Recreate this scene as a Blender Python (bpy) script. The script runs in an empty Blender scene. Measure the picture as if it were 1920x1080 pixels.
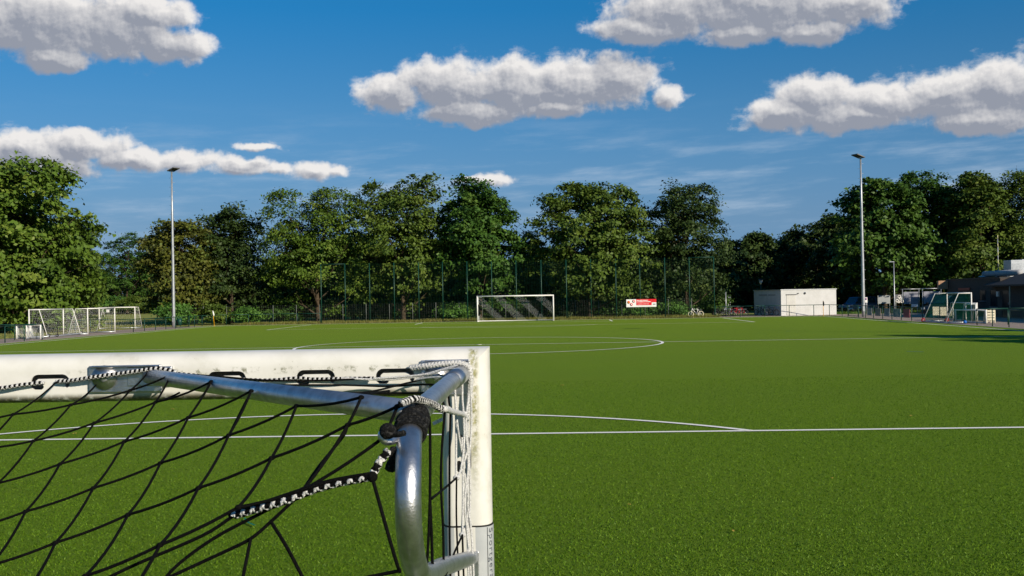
import bpy, math, random
import numpy as np
from mathutils import Vector, Matrix, Quaternion

C = bpy.context.scene.collection
SC = bpy.context.scene
R = math.radians
PI = math.pi

# ------------------------------------------------------------------ camera
F, H, YAW, PITCH, ROLL = 2020.787, 2.357, 0.0390, 0.0087, 0.0174
CAM = np.array([3.8195, -54.1866, H])
HL, HW = 51.19, 29.80            # half length, half width of the pitch


def _rot(a, ax):
    c, s = math.cos(a), math.sin(a)
    return np.array({'z': [[c, -s, 0], [s, c, 0], [0, 0, 1]], 'x': [[1, 0, 0], [0, c, -s], [0, s, c]],
                     'y': [[c, 0, s], [0, 1, 0], [-s, 0, c]]}[ax])


M = _rot(YAW, 'z') @ _rot(PITCH, 'x') @ _rot(ROLL, 'y')     # columns: right, forward, up
cam_d = bpy.data.cameras.new('camera')
cam_o = bpy.data.objects.new('camera', cam_d)
C.objects.link(cam_o)
mm = Matrix.Identity(4)
for r_ in range(3):
    mm[r_][0], mm[r_][1], mm[r_][2], mm[r_][3] = M[r_, 0], M[r_, 2], -M[r_, 1], CAM[r_]
cam_o.matrix_world = mm
cam_d.sensor_width = 36.0
cam_d.lens = F / 1920 * 36
cam_d.clip_start, cam_d.clip_end = 0.05, 6000
SC.camera = cam_o


def ray(px, py):
    return M @ np.array([(px - 960) / F, 1, -(py - 540) / F])


def at(px, py, Y):
    """the point that stands in the plane y = Y"""
    d = ray(px, py)
    return CAM + d * ((Y - CAM[1]) / d[1])


def atx(px, py, X):
    d = ray(px, py)
    return CAM + d * ((X - CAM[0]) / d[0])


def Xat(px, Y, py=600):
    return float(at(px, py, Y)[0])


def Yat(px, X, py=600):
    return float(atx(px, py, X)[1])


# ------------------------------------------------------------------ sun, sky, exposure
SUN_EL, SUN_AZ = R(23), R(137)                 # azimuth clockwise from +Y
sd = Vector((math.sin(SUN_AZ) * math.cos(SUN_EL), math.cos(SUN_AZ) * math.cos(SUN_EL), math.sin(SUN_EL)))
sun = bpy.data.lights.new('sun', 'SUN')
sun.energy, sun.angle, sun.color = 4.6, R(0.5), (1.0, 0.90, 0.74)
sun_o = bpy.data.objects.new('sun', sun)
sun_o.rotation_euler = sd.to_track_quat('Z', 'Y').to_euler()
sun_o.location = (60, -60, 60)
C.objects.link(sun_o)

SC.view_settings.view_transform = 'Standard'
SC.view_settings.look = 'None'
SC.view_settings.gamma = 1
SC.view_settings.exposure = 0.3
SC.cycles.max_bounces = 6
SC.cycles.diffuse_bounces = 3
SC.cycles.transparent_max_bounces = 8

world = bpy.data.worlds.new('World')
SC.world = world
world.use_nodes = True


class NT:
    """small node-tree writer"""

    def __init__(s, tree):
        s.t = tree

    def n(s, typ, **kw):
        nd = s.t.nodes.new(typ)
        for k, v in kw.items():
            setattr(nd, k, v)
        return nd

    def put(s, sock, v):
        if hasattr(v, 'is_output'):
            s.t.links.new(v, sock)
        else:
            sock.default_value = v

    def m(s, op, a, b=0.0, c=0.0, clamp=False):
        nd = s.n('ShaderNodeMath', operation=op, use_clamp=clamp)
        for i, v in enumerate((a, b, c)):
            s.put(nd.inputs[i], v)
        return nd.outputs[0]

    def mr(s, v, a, b, lo=0.0, hi=1.0, smooth=True):
        nd = s.n('ShaderNodeMapRange', interpolation_type='SMOOTHSTEP' if smooth else 'LINEAR')
        for i, x in enumerate((v, a, b, lo, hi)):
            s.put(nd.inputs[i], x)
        return nd.outputs[0]

    def mix(s, f, a, b, blend='MIX'):
        nd = s.n('ShaderNodeMix', data_type='RGBA', blend_type=blend)
        s.put(nd.inputs[0], f)
        s.put(nd.inputs[6], a if hasattr(a, 'is_output') else (*a, 1))
        s.put(nd.inputs[7], b if hasattr(b, 'is_output') else (*b, 1))
        return nd.outputs[2]

    def noise(s, vec, scale, detail=4, rough=.55, dim='3D', out=0):
        nd = s.n('ShaderNodeTexNoise', noise_dimensions=dim)
        if vec is not None:
            s.put(nd.inputs['Vector'], vec)
        nd.inputs['Scale'].default_value = scale
        nd.inputs['Detail'].default_value = detail
        nd.inputs['Roughness'].default_value = rough
        return nd.outputs[out]

    def comb(s, x, y, z=0.0):
        nd = s.n('ShaderNodeCombineXYZ')
        for i, v in enumerate((x, y, z)):
            s.put(nd.inputs[i], v)
        return nd.outputs[0]

    def sep(s, v):
        nd = s.n('ShaderNodeSeparateXYZ')
        s.put(nd.inputs[0], v)
        return nd.outputs


# clouds live in the sky by azimuth / elevation (degrees); each is a heap of soft lobes: (azimuth, elevation, half width, half height)
def ae(px, py):
    d = ray(px, py)
    return math.degrees(math.atan2(d[0], d[1])), math.degrees(math.atan2(d[2], math.hypot(d[0], d[1])))


def lobe(px, py, rx, ry):
    a, e = ae(px, py)
    return (a, e, rx / 35.3, ry / 35.3)


LOBES = [lobe(*q) for q in [
    # upper left heap
    (60, 40, 170, 75), (215, 55, 140, 62), (320, 85, 85, 36), (95, 105, 75, 30), (-60, 20, 120, 80), (270, 20, 110, 40),
    # top centre heap
    (1260, 20, 150, 60), (1430, 10, 210, 72), (1590, 5, 120, 48), (1200, 55, 110, 32), (1400, 62, 120, 28), (1520, 60, 80, 26),
    # middle heap
    (730, 175, 78, 38), (850, 160, 120, 58), (955, 165, 90, 68), (1060, 160, 120, 62), (1160, 150, 95, 55), (880, 210, 120, 32), (1040, 205, 95, 26),
    (1255, 178, 40, 26), (1010, 175, 170, 40),
    # right heap
    (1470, 215, 90, 40), (1530, 185, 90, 52), (1650, 195, 120, 52), (1780, 180, 130, 58), (1890, 165, 110, 62), (1600, 220, 150, 32), (1850, 225, 130, 30),
    (2020, 170, 120, 70),
    # low left bank
    (40, 280, 120, 36), (160, 270, 95, 34), (250, 300, 80, 26), (350, 300, 85, 24), (450, 312, 85, 22), (590, 316, 66, 21), (520, 316, 40, 14), (-60, 285, 90, 38), (90, 310, 110, 24),
    # crumbs
    (484, 275, 48, 9), (925, 336, 58, 15), (880, 334, 36, 8), (628, 318, 30, 13)]]

grp = bpy.data.node_groups.new('cloud_field', 'ShaderNodeTree')
grp.interface.new_socket('P', in_out='INPUT', socket_type='NodeSocketVector')
grp.interface.new_socket('D', in_out='OUTPUT', socket_type='NodeSocketFloat')
g = NT(grp)
gi, go = g.n('NodeGroupInput'), g.n('NodeGroupOutput')
P0 = gi.outputs[0]
wn = g.noise(P0, 0.42, 4, .55, out=1)
wv = g.n('ShaderNodeVectorMath', operation='MULTIPLY_ADD')
g.put(wv.inputs[0], wn)
wv.inputs[1].default_value = (1.5, 1.1, 0)
wsub = g.n('ShaderNodeVectorMath', operation='ADD')
g.put(wsub.inputs[0], P0)
wsub.inputs[1].default_value = (-.75, -.55, 0)
g.put(wv.inputs[2], wsub.outputs[0])
px_, py_, _ = g.sep(wv.outputs[0])
acc = None
for (a, e, rx, ry) in LOBES:
    dx = g.m('MULTIPLY_ADD', px_, 1 / rx, -a / rx)
    dy = g.m('MULTIPLY_ADD', py_, 1 / ry, -e / ry)
    dd = g.m('ADD', g.m('MULTIPLY', dx, dx), g.m('MULTIPLY', dy, dy))
    f = g.m('SUBTRACT', 1.0, g.m('SQRT', dd))
    f = g.m('MULTIPLY', f, min(1.0, .55 + ry / 2.0))
    acc = f if acc is None else g.m('SMOOTH_MAX', acc, f, .12)
n1 = g.noise(P0, 0.80, 8, .57)
n2 = g.noise(P0, 3.6, 6, .6)
nz = g.m('ADD', g.m('MULTIPLY', g.m('SUBTRACT', n1, .5), 1.10), g.m('MULTIPLY', g.m('SUBTRACT', n2, .5), .10))
acc = g.m('MAXIMUM', acc, -1.2)
g.put(go.inputs[0], g.m('ADD', acc, nz))

w = NT(world.node_tree)
world.node_tree.nodes.clear()
tc = w.n('ShaderNodeTexCoord')
gx, gy, gz = w.sep(tc.outputs['Generated'])
az = w.m('MULTIPLY', w.m('ARCTAN2', gx, gy), 57.29578)
hyp = w.m('SQRT', w.m('ADD', w.m('MULTIPLY', gx, gx), w.m('MULTIPLY', gy, gy)))
el = w.m('MULTIPLY', w.m('ARCTAN2', gz, hyp), 57.29578)


def field(da, de):
    nd = w.n('ShaderNodeGroup', node_tree=grp)
    w.put(nd.inputs[0], w.comb(w.m('ADD', az, da), w.m('ADD', el, de), 0.0))
    return nd.outputs[0]


D0 = field(0, 0)
D1 = field(.22, .30)
D2 = field(.35, .95)
dens = w.m('MULTIPLY', w.mr(D0, -.02, .40), w.mr(D0, -.03, .16))
wisp = w.n('ShaderNodeVectorMath', operation='MULTIPLY')
w.put(wisp.inputs[0], w.comb(az, el, 3.7))
wisp.inputs[1].default_value = (.55, 1.25, 1.0)
wn4 = w.noise(wisp.outputs[0], 1.0, 8, .66)
halo = w.mr(w.m('ADD', D0, w.m('MULTIPLY', w.m('SUBTRACT', wn4, .5), 1.7)), -.02, .50)
halo = w.m('MULTIPLY', halo, w.mr(D0, -.55, -.05))
dens = w.m('MAXIMUM', dens, w.m('MULTIPLY', halo, .45))
D4 = field(.40, 1.55)
tau = w.m('MULTIPLY', w.m('MAXIMUM', w.m('ADD', D1, .02), 0.0), .62)
tau = w.m('ADD', tau, w.m('MULTIPLY', w.m('MAXIMUM', w.m('ADD', D2, .06), 0.0), 1.15))
tau = w.m('ADD', tau, w.m('MULTIPLY', w.m('MAXIMUM', w.m('ADD', D4, .05), 0.0), .95))
lit = w.m('POWER', 2.71828, w.m('MULTIPLY', tau, -1.55))
D3 = field(.10, .13)
lit = w.m('ADD', lit, w.m('MULTIPLY', w.m('SUBTRACT', D0, D3), 1.25))
lit = w.m('ADD', lit, w.m('MULTIPLY', w.m('SUBTRACT', D0, D1), .45))
thin = w.mr(D0, .45, .0)
lit = w.m('ADD', lit, w.m('MULTIPLY', thin, .12))
ramp = w.mr(lit, -.05, 1.0, smooth=False)
cloudc = w.mix(ramp, (.335, .365, .44), (.97, .945, .925))
# thin high streaks
sv = w.n('ShaderNodeVectorMath', operation='MULTIPLY')
w.put(sv.inputs[0], w.comb(w.m('ADD', az, w.m('MULTIPLY', el, -1.4)), el, 0.0))
sv.inputs[1].default_value = (.10, .62, 1)
ci = w.noise(sv.outputs[0], 1.0, 7, .62)
cmask = w.m('MULTIPLY', w.mr(ci, .44, .78), w.m('MULTIPLY', w.mr(el, .5, 5.0), w.mr(el, 10.5, 6.0)))

sky = w.n('ShaderNodeTexSky', sky_type='NISHITA')
sky.sun_disc = False
sky.sun_elevation = SUN_EL
sky.sun_rotation = SUN_AZ
sky.altitude = 50
sky.air_density = 1.0
sky.dust_density = 0.0
sky.ozone_density = 3.0
hs = w.n('ShaderNodeHueSaturation')
hs.inputs['Hue'].default_value = .496
hs.inputs['Saturation'].default_value = 1.0
w.put(hs.inputs['Color'], sky.outputs[0])
bg = w.n('ShaderNodeBackground')
air = w.mix(w.mr(el, 13.0, -1.0, .12, .80), hs.outputs[0], (2.3, 5.2, 8.6))
tint = w.mix(w.mr(el, 4.0, 15.0, smooth=False), (.50, .56, .66), (.11, .60, .90))
w.put(bg.inputs[0], w.mix(1.0, air, tint, 'MULTIPLY'))
bg.inputs[1].default_value = 0.075
bgc = w.n('ShaderNodeBackground')
w.put(bgc.inputs[0], cloudc)
bgc.inputs[1].default_value = 0.72
bgs = w.n('ShaderNodeBackground')
bgs.inputs[0].default_value = (.50, .62, .76, 1)
bgs.inputs[1].default_value = .78
mx1 = w.n('ShaderNodeMixShader')
w.put(mx1.inputs[0], w.m('MULTIPLY', cmask, .75))
w.t.links.new(bg.outputs[0], mx1.inputs[1])
w.t.links.new(bgs.outputs[0], mx1.inputs[2])
mx2 = w.n('ShaderNodeMixShader')
w.put(mx2.inputs[0], dens)
w.t.links.new(mx1.outputs[0], mx2.inputs[1])
w.t.links.new(bgc.outputs[0], mx2.inputs[2])
wo = w.n('ShaderNodeOutputWorld')
w.t.links.new(mx2.outputs[0], wo.inputs[0])
world.cycles.sampling_method = 'MANUAL'
world.cycles.sample_map_resolution = 512

# ------------------------------------------------------------------ helpers
def tag(o, label=None, cat=None, group=None, kind=None):
    for k, v in (('label', label), ('category', cat), ('group', group), ('kind', kind)):
        if v:
            o[k] = v
    return o


def thing(name, label, cat, loc=(0, 0, 0), rz=0.0, group=None):
    o = bpy.data.objects.new(name, None)
    o.empty_display_size = .2
    C.objects.link(o)
    o.location = loc
    o.rotation_euler = (0, 0, rz)
    return tag(o, label, cat, group)


class MB:
    """collects shapes; build() links them as one mesh object"""

    def __init__(s):
        s.v, s.f, s.mi, s.sm = [], [], [], []
        s.cur = 0
        s.smooth = False

    def add(s, vs, fs):
        b = len(s.v)
        s.v += [tuple(map(float, p)) for p in vs]
        for f in fs:
            s.f.append(tuple(b + i for i in f))
            s.mi.append(s.cur)
            s.sm.append(s.smooth)

    def box(s, lo, hi):
        (a, b, c), (d, e, f) = lo, hi
        s.add([(a, b, c), (d, b, c), (d, e, c), (a, e, c), (a, b, f), (d, b, f), (d, e, f), (a, e, f)],
              [(0, 3, 2, 1), (4, 5, 6, 7), (0, 1, 5, 4), (1, 2, 6, 5), (2, 3, 7, 6), (3, 0, 4, 7)])

    def obox(s, c, hx, hy, hz, ax=(1, 0, 0), ay=(0, 1, 0)):
        ax, ay, c = Vector(ax).normalized(), Vector(ay).normalized(), Vector(c)
        az_ = ax.cross(ay)
        vs = [c + ax * hx * i + ay * hy * j + az_ * hz * k for k in (-1, 1) for j in (-1, 1) for i in (-1, 1)]
        s.add(vs, [(0, 2, 3, 1), (4, 5, 7, 6), (0, 1, 5, 4), (1, 3, 7, 5), (3, 2, 6, 7), (2, 0, 4, 6)])

    def tube(s, pts, r, n=8, cap=True, closed=False):
        pts = [Vector(p) for p in pts]
        m = len(pts)
        rs = r if hasattr(r, '__len__') else [r] * m
        tang = []
        for i in range(m):
            if closed:
                t = pts[(i + 1) % m] - pts[i - 1]
            else:
                t = pts[min(i + 1, m - 1)] - pts[max(i - 1, 0)]
            tang.append(t.normalized() if t.length > 1e-9 else Vector((0, 0, 1)))
        up = Vector((0, 0, 1)) if abs(tang[0].z) < .9 else Vector((1, 0, 0))
        nrm = (up - tang[0] * up.dot(tang[0])).normalized()
        vs = []
        for i in range(m):
            nrm = nrm - tang[i] * nrm.dot(tang[i])
            nrm = nrm.normalized() if nrm.length > 1e-6 else tang[i].orthogonal().normalized()
            b = tang[i].cross(nrm)
            for k in range(n):
                a = 2 * PI * k / n
                vs.append(pts[i] + (nrm * math.cos(a) + b * math.sin(a)) * rs[i])
        fs = []
        for i in range(m if closed else m - 1):
            j = (i + 1) % m
            for k in range(n):
                l = (k + 1) % n
                fs.append((i * n + k, i * n + l, j * n + l, j * n + k))
        if cap and not closed:
            fs.append(tuple(range(n - 1, -1, -1)))
            fs.append(tuple((m - 1) * n + k for k in range(n)))
        sm = s.smooth
        s.smooth = n > 4
        s.add(vs, fs)
        s.smooth = sm

    def ring(s, c, ax, r, t, n=20, k=6):
        ax = Vector(ax).normalized()
        u = ax.orthogonal().normalized()
        v = ax.cross(u)
        c = Vector(c)
        s.tube([c + (u * math.cos(2 * PI * i / n) + v * math.sin(2 * PI * i / n)) * r for i in range(n)], t, k, closed=True)

    def disc(s, c, ax, r, h, n=20):
        ax = Vector(ax).normalized()
        s.tube([Vector(c) - ax * h / 2, Vector(c) + ax * h / 2], r, n)

    def ball(s, c, r, n=10, m=6, sc=(1, 1, 1)):
        vs, fs = [], []
        for i in range(m + 1):
            th = PI * i / m
            for k in range(n):
                ph = 2 * PI * k / n
                vs.append((c[0] + r * sc[0] * math.sin(th) * math.cos(ph), c[1] + r * sc[1] * math.sin(th) * math.sin(ph), c[2] + r * sc[2] * math.cos(th)))
        for i in range(m):
            for k in range(n):
                l = (k + 1) % n
                fs.append((i * n + k, (i + 1) * n + k, (i + 1) * n + l, i * n + l))
        sm = s.smooth
        s.smooth = True
        s.add(vs, fs)
        s.smooth = sm

    def prism(s, poly, axis, d0, d1):
        """extrude a 2-D polygon; axis = which coordinate is the extrusion"""
        def P(p, d):
            return {'x': (d, p[0], p[1]), 'y': (p[0], d, p[1]), 'z': (p[0], p[1], d)}[axis]
        n = len(poly)
        s.add([P(p, d0) for p in poly] + [P(p, d1) for p in poly],
              [tuple(range(n - 1, -1, -1)), tuple(range(n, 2 * n))] + [(i, (i + 1) % n, n + (i + 1) % n, n + i) for i in range(n)])

    def wires(s, A, B, r):
        """many straight three-sided wires at once: A, B arrays of end points"""
        A, B = np.asarray(A, float), np.asarray(B, float)
        t = B - A
        t /= np.linalg.norm(t, axis=1)[:, None] + 1e-12
        up = np.where(np.abs(t[:, 2:3]) < .9, np.array([[0, 0, 1.]]), np.array([[1., 0, 0]]))
        u = np.cross(t, up)
        u /= np.linalg.norm(u, axis=1)[:, None]
        v = np.cross(t, u)
        off = [u * math.cos(a) * r + v * math.sin(a) * r for a in (0, 2 * PI / 3, 4 * PI / 3)]
        for i in range(len(A)):
            s.add([A[i] + off[0][i], A[i] + off[1][i], A[i] + off[2][i], B[i] + off[0][i], B[i] + off[1][i], B[i] + off[2][i]],
                  [(0, 1, 4, 3), (1, 2, 5, 4), (2, 0, 3, 5)])

    def build(s, name, mats, parent=None, bevel=0, weld=False):
        me = bpy.data.meshes.new(name)
        me.from_pydata(s.v, [], s.f)
        mats = mats if isinstance(mats, (list, tuple)) else [mats]
        for m_ in mats:
            me.materials.append(m_)
        me.polygons.foreach_set('material_index', s.mi)
        me.polygons.foreach_set('use_smooth', s.sm)
        me.update()
        o = bpy.data.objects.new(name, me)
        C.objects.link(o)
        if parent:
            o.parent = parent
        if bevel:
            b = o.modifiers.new('bevel', 'BEVEL')
            b.width, b.segments, b.limit_method = bevel, 2, 'ANGLE'
        return o


def children(o):
    return [c for c in bpy.data.objects if c.parent == o]


def copy_tree(o, parent=None):
    c = o.copy()
    C.objects.link(c)
    if parent:
        c.parent = parent
    for ch in children(o):
        copy_tree(ch, c)
    return c


# ------------------------------------------------------------------ materials
def mat(name, c1, c2=None, scale=6.0, rough=.6, metal=0.0, spec=.4, bump=0.0, bscale=60.0, detail=5, lo=.35, hi=.68, coord='Object'):
    m_ = bpy.data.materials.new(name)
    m_.use_nodes = True
    t = NT(m_.node_tree)
    b = m_.node_tree.nodes['Principled BSDF']
    b.inputs['Roughness'].default_value = rough
    b.inputs['Metallic'].default_value = metal
    b.inputs['Specular IOR Level'].default_value = spec
    tcn = t.n('ShaderNodeTexCoord').outputs[coord]
    if c2 is None:
        c2 = tuple(x * .8 for x in c1)
    nz = t.noise(tcn, scale, detail, .6)
    t.put(b.inputs['Base Color'], t.mix(t.mr(nz, lo, hi), c1, c2))
    if bump:
        bn = t.n('ShaderNodeBump')
        bn.inputs['Strength'].default_value = bump
        bn.inputs['Distance'].default_value = .02
        t.put(bn.inputs['Height'], t.noise(tcn, bscale, 4, .6))
        t.put(b.inputs['Normal'], bn.outputs[0])
    return m_


MAT = {}
MAT['white'] = mat('white_paint', (.80, .78, .72), (.66, .64, .58), 9, .38, spec=.4)
MAT['white_far'] = mat('white_powder_coat', (.82, .80, .75), (.72, .70, .65), 3, .4)
MAT['grey_alu'] = mat('grey_aluminium', (.50, .52, .54), (.40, .42, .44), 6, .4, .6)
MAT['alu'] = mat('brushed_aluminium', (.57, .575, .59), (.42, .425, .44), 40, .36, .97, bump=.10, bscale=260)
MAT['fence_post'] = mat('grey_fence_post', (.13, .14, .13), (.09, .10, .09), 3, .7)
MAT['galv'] = mat('galvanised_steel', (.42, .44, .46), (.33, .35, .37), 4, .45, .55)
MAT['green_steel'] = mat('dark_green_steel', (.006, .055, .035), (.004, .035, .024), 4, .45)
MAT['green_net'] = mat('green_net', (.008, .10, .055), (.006, .07, .04), 4, .8, spec=.1)
MAT['black'] = mat('black_rubber', (.012, .012, .013), (.02, .02, .02), 12, .6)
MAT['cord'] = mat('black_cord', (.003, .003, .003), (.008, .0078, .0075), 420, .8, spec=.06, bump=.5, bscale=500)
MAT['white_cord'] = mat('white_cord', (.74, .73, .70), (.42, .42, .42), 330, .75, spec=.2, bump=.5, bscale=400)
MAT['net_white'] = mat('white_net', (.80, .80, .78), (.7, .7, .68), 8, .8, spec=.1)
MAT['net_dark'] = mat('dark_net', (.012, .014, .012), (.02, .02, .02), 8, .8, spec=.1)
MAT['red'] = mat('red_plastic', (.55, .012, .02), (.42, .01, .015), 8, .4)
MAT['yellow'] = mat('yellow_plastic', (.75, .38, .01), (.62, .30, .01), 8, .45)
MAT['blue'] = mat('blue_plastic', (.01, .13, .50), (.01, .10, .40), 8, .4)
MAT['cream'] = mat('cream_board', (.74, .68, .50), (.60, .55, .40), 3, .6)
MAT['board'] = mat('grey_board', (.24, .245, .29), (.19, .195, .23), 2, .6)
MAT['bark'] = mat('bark', (.085, .062, .040), (.035, .027, .018), 5, .9, spec=.1, bump=.8, bscale=18)
MAT['glass'] = mat('window_glass', (.010, .012, .015), (.014, .016, .02), 2, .35, spec=.25)
MAT['glass_blue'] = mat('windscreen_glass', (.012, .05, .08), (.016, .06, .095), 2, .2, spec=.4)


def leaf_mat(name, c1, c2, c3, trans=.15):
    m_ = bpy.data.materials.new(name)
    m_.use_nodes = True
    t = NT(m_.node_tree)
    b = m_.node_tree.nodes['Principled BSDF']
    at_ = t.n('ShaderNodeAttribute', attribute_name='tone')
    f = at_.outputs['Fac']
    col = t.mix(t.mr(f, 0, .55), c1, c2)
    col = t.mix(t.mr(f, .6, 1.0), col, c3)
    t.put(b.inputs['Base Color'], col)
    b.inputs['Roughness'].default_value = .55
    b.inputs['Specular IOR Level'].default_value = .22
    tr = t.n('ShaderNodeBsdfTranslucent')
    t.put(tr.inputs[0], col)
    ms = t.n('ShaderNodeMixShader')
    ms.inputs[0].default_value = trans
    out = m_.node_tree.nodes['Material Output']
    t.t.links.new(b.outputs[0], ms.inputs[1])
    t.t.links.new(tr.outputs[0], ms.inputs[2])
    t.t.links.new(ms.outputs[0], out.inputs[0])
    return m_


LEAF = {
    'maple': leaf_mat('maple_leaves', (0.053, 0.099, 0.012), (0.089, 0.151, 0.016), (0.158, 0.210, 0.031)),
    'olive': leaf_mat('olive_leaves', (0.048, 0.084, 0.013), (0.087, 0.137, 0.017), (0.134, 0.178, 0.029)),
    'deep': leaf_mat('deep_green_leaves', (0.027, 0.068, 0.011), (0.051, 0.116, 0.015), (0.095, 0.169, 0.026)),
    'brown': leaf_mat('browning_leaves', (0.059, 0.073, 0.014), (0.104, 0.111, 0.016), (0.101, 0.146, 0.025)),
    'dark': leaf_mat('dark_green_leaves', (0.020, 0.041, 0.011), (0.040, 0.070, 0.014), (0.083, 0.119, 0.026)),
    'ash': leaf_mat('ash_leaves', (0.036, 0.085, 0.012), (0.060, 0.120, 0.016), (0.095, 0.165, 0.026)),
    'shrub': leaf_mat('shrub_leaves', (0.039, 0.097, 0.018), (0.076, 0.173, 0.026), (0.124, 0.236, 0.041)),
}

# ------------------------------------------------------------------ the setting
def turf_material():
    m_ = bpy.data.materials.new('artificial_turf')
    m_.use_nodes = True
    t = NT(m_.node_tree)
    b = m_.node_tree.nodes['Principled BSDF']
    P = t.n('ShaderNodeTexCoord').outputs['Object']
    big = t.noise(P, .09, 4, .6)
    fib = t.noise(P, 48, 7, .8)
    fine = t.noise(P, 240, 3, .7)
    pile = t.n('ShaderNodeVectorMath', operation='MULTIPLY')
    t.put(pile.inputs[0], P)
    pile.inputs[1].default_value = (1.0, .38, 1.0)
    tuft = t.noise(pile.outputs[0], 22, 5, .72)
    x, y, z = t.sep(P)
    band = t.m('ADD', t.m('MULTIPLY', t.m('SINE', t.m('MULTIPLY', y, 2 * PI / 7.6)), .5), .5)
    col = t.mix(t.mr(fib, .36, .64), (.030, .080, .0030), (.148, .268, .0090))
    col = t.mix(t.m('MULTIPLY', t.mr(tuft, .50, .72), .55), col, (.028, .076, .003))
    col = t.mix(t.m('MULTIPLY', t.mr(tuft, .46, .30), .50), col, (.20, .32, .020))
    col = t.mix(t.m('MULTIPLY', t.mr(fine, .45, .75), .40), col, (.155, .25, .018))
    col = t.mix(t.m('MULTIPLY', t.mr(big, .35, .7), .25), col, (.105, .165, .014))
    col = t.mix(t.m('MULTIPLY', band, .10), col, (.06, .15, .012))
    wear = t.noise(P, .35, 5, .65)
    col = t.mix(t.m('MULTIPLY', t.mr(wear, .55, .8), .16), col, (.11, .13, .03))
    t.put(b.inputs['Base Color'], col)
    b.inputs['Roughness'].default_value = .85
    b.inputs['Specular IOR Level'].default_value = .05
    b.inputs['Sheen Weight'].default_value = .08
    b.inputs['Sheen Roughness'].default_value = .6
    b.inputs['Sheen Tint'].default_value = (.80, .92, .16, 1)
    bn = t.n('ShaderNodeBump')
    bn.inputs['Strength'].default_value = .8
    bn.inputs['Distance'].default_value = .03
    t.put(bn.inputs['Height'], t.m('ADD', t.m('MULTIPLY', tuft, .8), t.m('ADD', fib, t.m('MULTIPLY', fine, .5))))
    t.put(b.inputs['Normal'], bn.outputs[0])
    return m_


def paving_material():
    m_ = bpy.data.materials.new('paving_blocks')
    m_.use_nodes = True
    t = NT(m_.node_tree)
    b = m_.node_tree.nodes['Principled BSDF']
    P = t.n('ShaderNodeTexCoord').outputs['Object']
    br = t.n('ShaderNodeTexBrick')
    t.put(br.inputs['Vector'], P)
    br.inputs['Scale'].default_value = 1
    br.inputs['Brick Width'].default_value = .2
    br.inputs['Row Height'].default_value = .1
    br.inputs['Mortar Size'].default_value = .006
    br.inputs['Color1'].default_value = (.40, .31, .255, 1)
    br.inputs['Color2'].default_value = (.32, .255, .215, 1)
    br.inputs['Mortar'].default_value = (.14, .125, .105, 1)
    st = t.noise(P, .8, 6, .65)
    col = t.mix(t.m('MULTIPLY', t.mr(st, .45, .75), .6), br.outputs['Color'], (.24, .21, .17))
    t.put(b.inputs['Base Color'], col)
    b.inputs['Roughness'].default_value = .85
    b.inputs['Specular IOR Level'].default_value = .15
    return m_


def sheet(name, x0, y0, x1, y1, z, m_, kind='structure'):
    b = MB()
    b.add([(x0, y0, z), (x1, y0, z), (x1, y1, z), (x0, y1, z)], [(0, 1, 2, 3)])
    return tag(b.build(name, m_), kind=kind)


M_turf, M_pave = turf_material(), paving_material()
M_ground = mat('meadow_ground', (.27, .275, .085), (.19, .215, .055), .35, .95, spec=.0)
M_earth = mat('dry_verge_earth', (.20, .16, .08), (.15, .155, .045), 1.2, .95, spec=.0)
sheet('ground', -2500, -2500, 2500, 3500, -.030, M_ground)
sheet('verge', -29, 54.15, 20.5, 60.5, -.012, M_earth)
sheet('path', -36.2, -70, -31.12, 53.8, -.016, M_pave)
sheet('path', 31.12, -70, 46.0, 60.5, -.018, M_pave)
sheet('path', 20.5, 54.15, 31.1, 60.5, -.022, M_pave)
sheet('turf', -31.0, -57, 31.0, 54.0, 0.0, M_turf)
M_kerb = mat('concrete_kerb', (.36, .34, .30), (.26, .245, .21), 3, .9, spec=.1)
for (x0, y0, x1, y1) in ((-31.10, -57, -31.0, 54.0), (31.0, -57, 31.10, 54.0), (-31.1, 54.0, 31.1, 54.12)):
    b = MB()
    b.box((x0, y0, -.10), (x1, y1, .012))
    tag(b.build('kerb', M_kerb), kind='structure')

# painted lines, one sheet per line, 4 mm over the turf
M_line = mat('line_paint', (.90, .87, .80), (.76, .74, .64), 14, .9, spec=.0, lo=.45, hi=.8)
M_line_blue = mat('blue_line_paint', (.02, .16, .32), (.03, .14, .20), 9, .85, spec=.1)
LW = .072


def strip(name, pts, z=.005, hw=LW, m_=None):
    pts = [Vector((p[0], p[1], 0)) for p in pts]
    vs, fs = [], []
    for i, p in enumerate(pts):
        t = (pts[min(i + 1, len(pts) - 1)] - pts[max(i - 1, 0)]).normalized()
        nn = Vector((-t.y, t.x, 0))
        vs += [p + nn * hw + Vector((0, 0, z)), p - nn * hw + Vector((0, 0, z))]
        if i:
            fs.append((2 * i - 2, 2 * i - 1, 2 * i + 1, 2 * i))
    b = MB()
    b.add(vs, fs)
    return tag(b.build(name, m_ or M_line), kind='structure')


def arc(cx, cy, r, a0, a1, n=64):
    return [(cx + r * math.cos(a0 + (a1 - a0) * i / n), cy + r * math.sin(a0 + (a1 - a0) * i / n)) for i in range(n + 1)]


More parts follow.
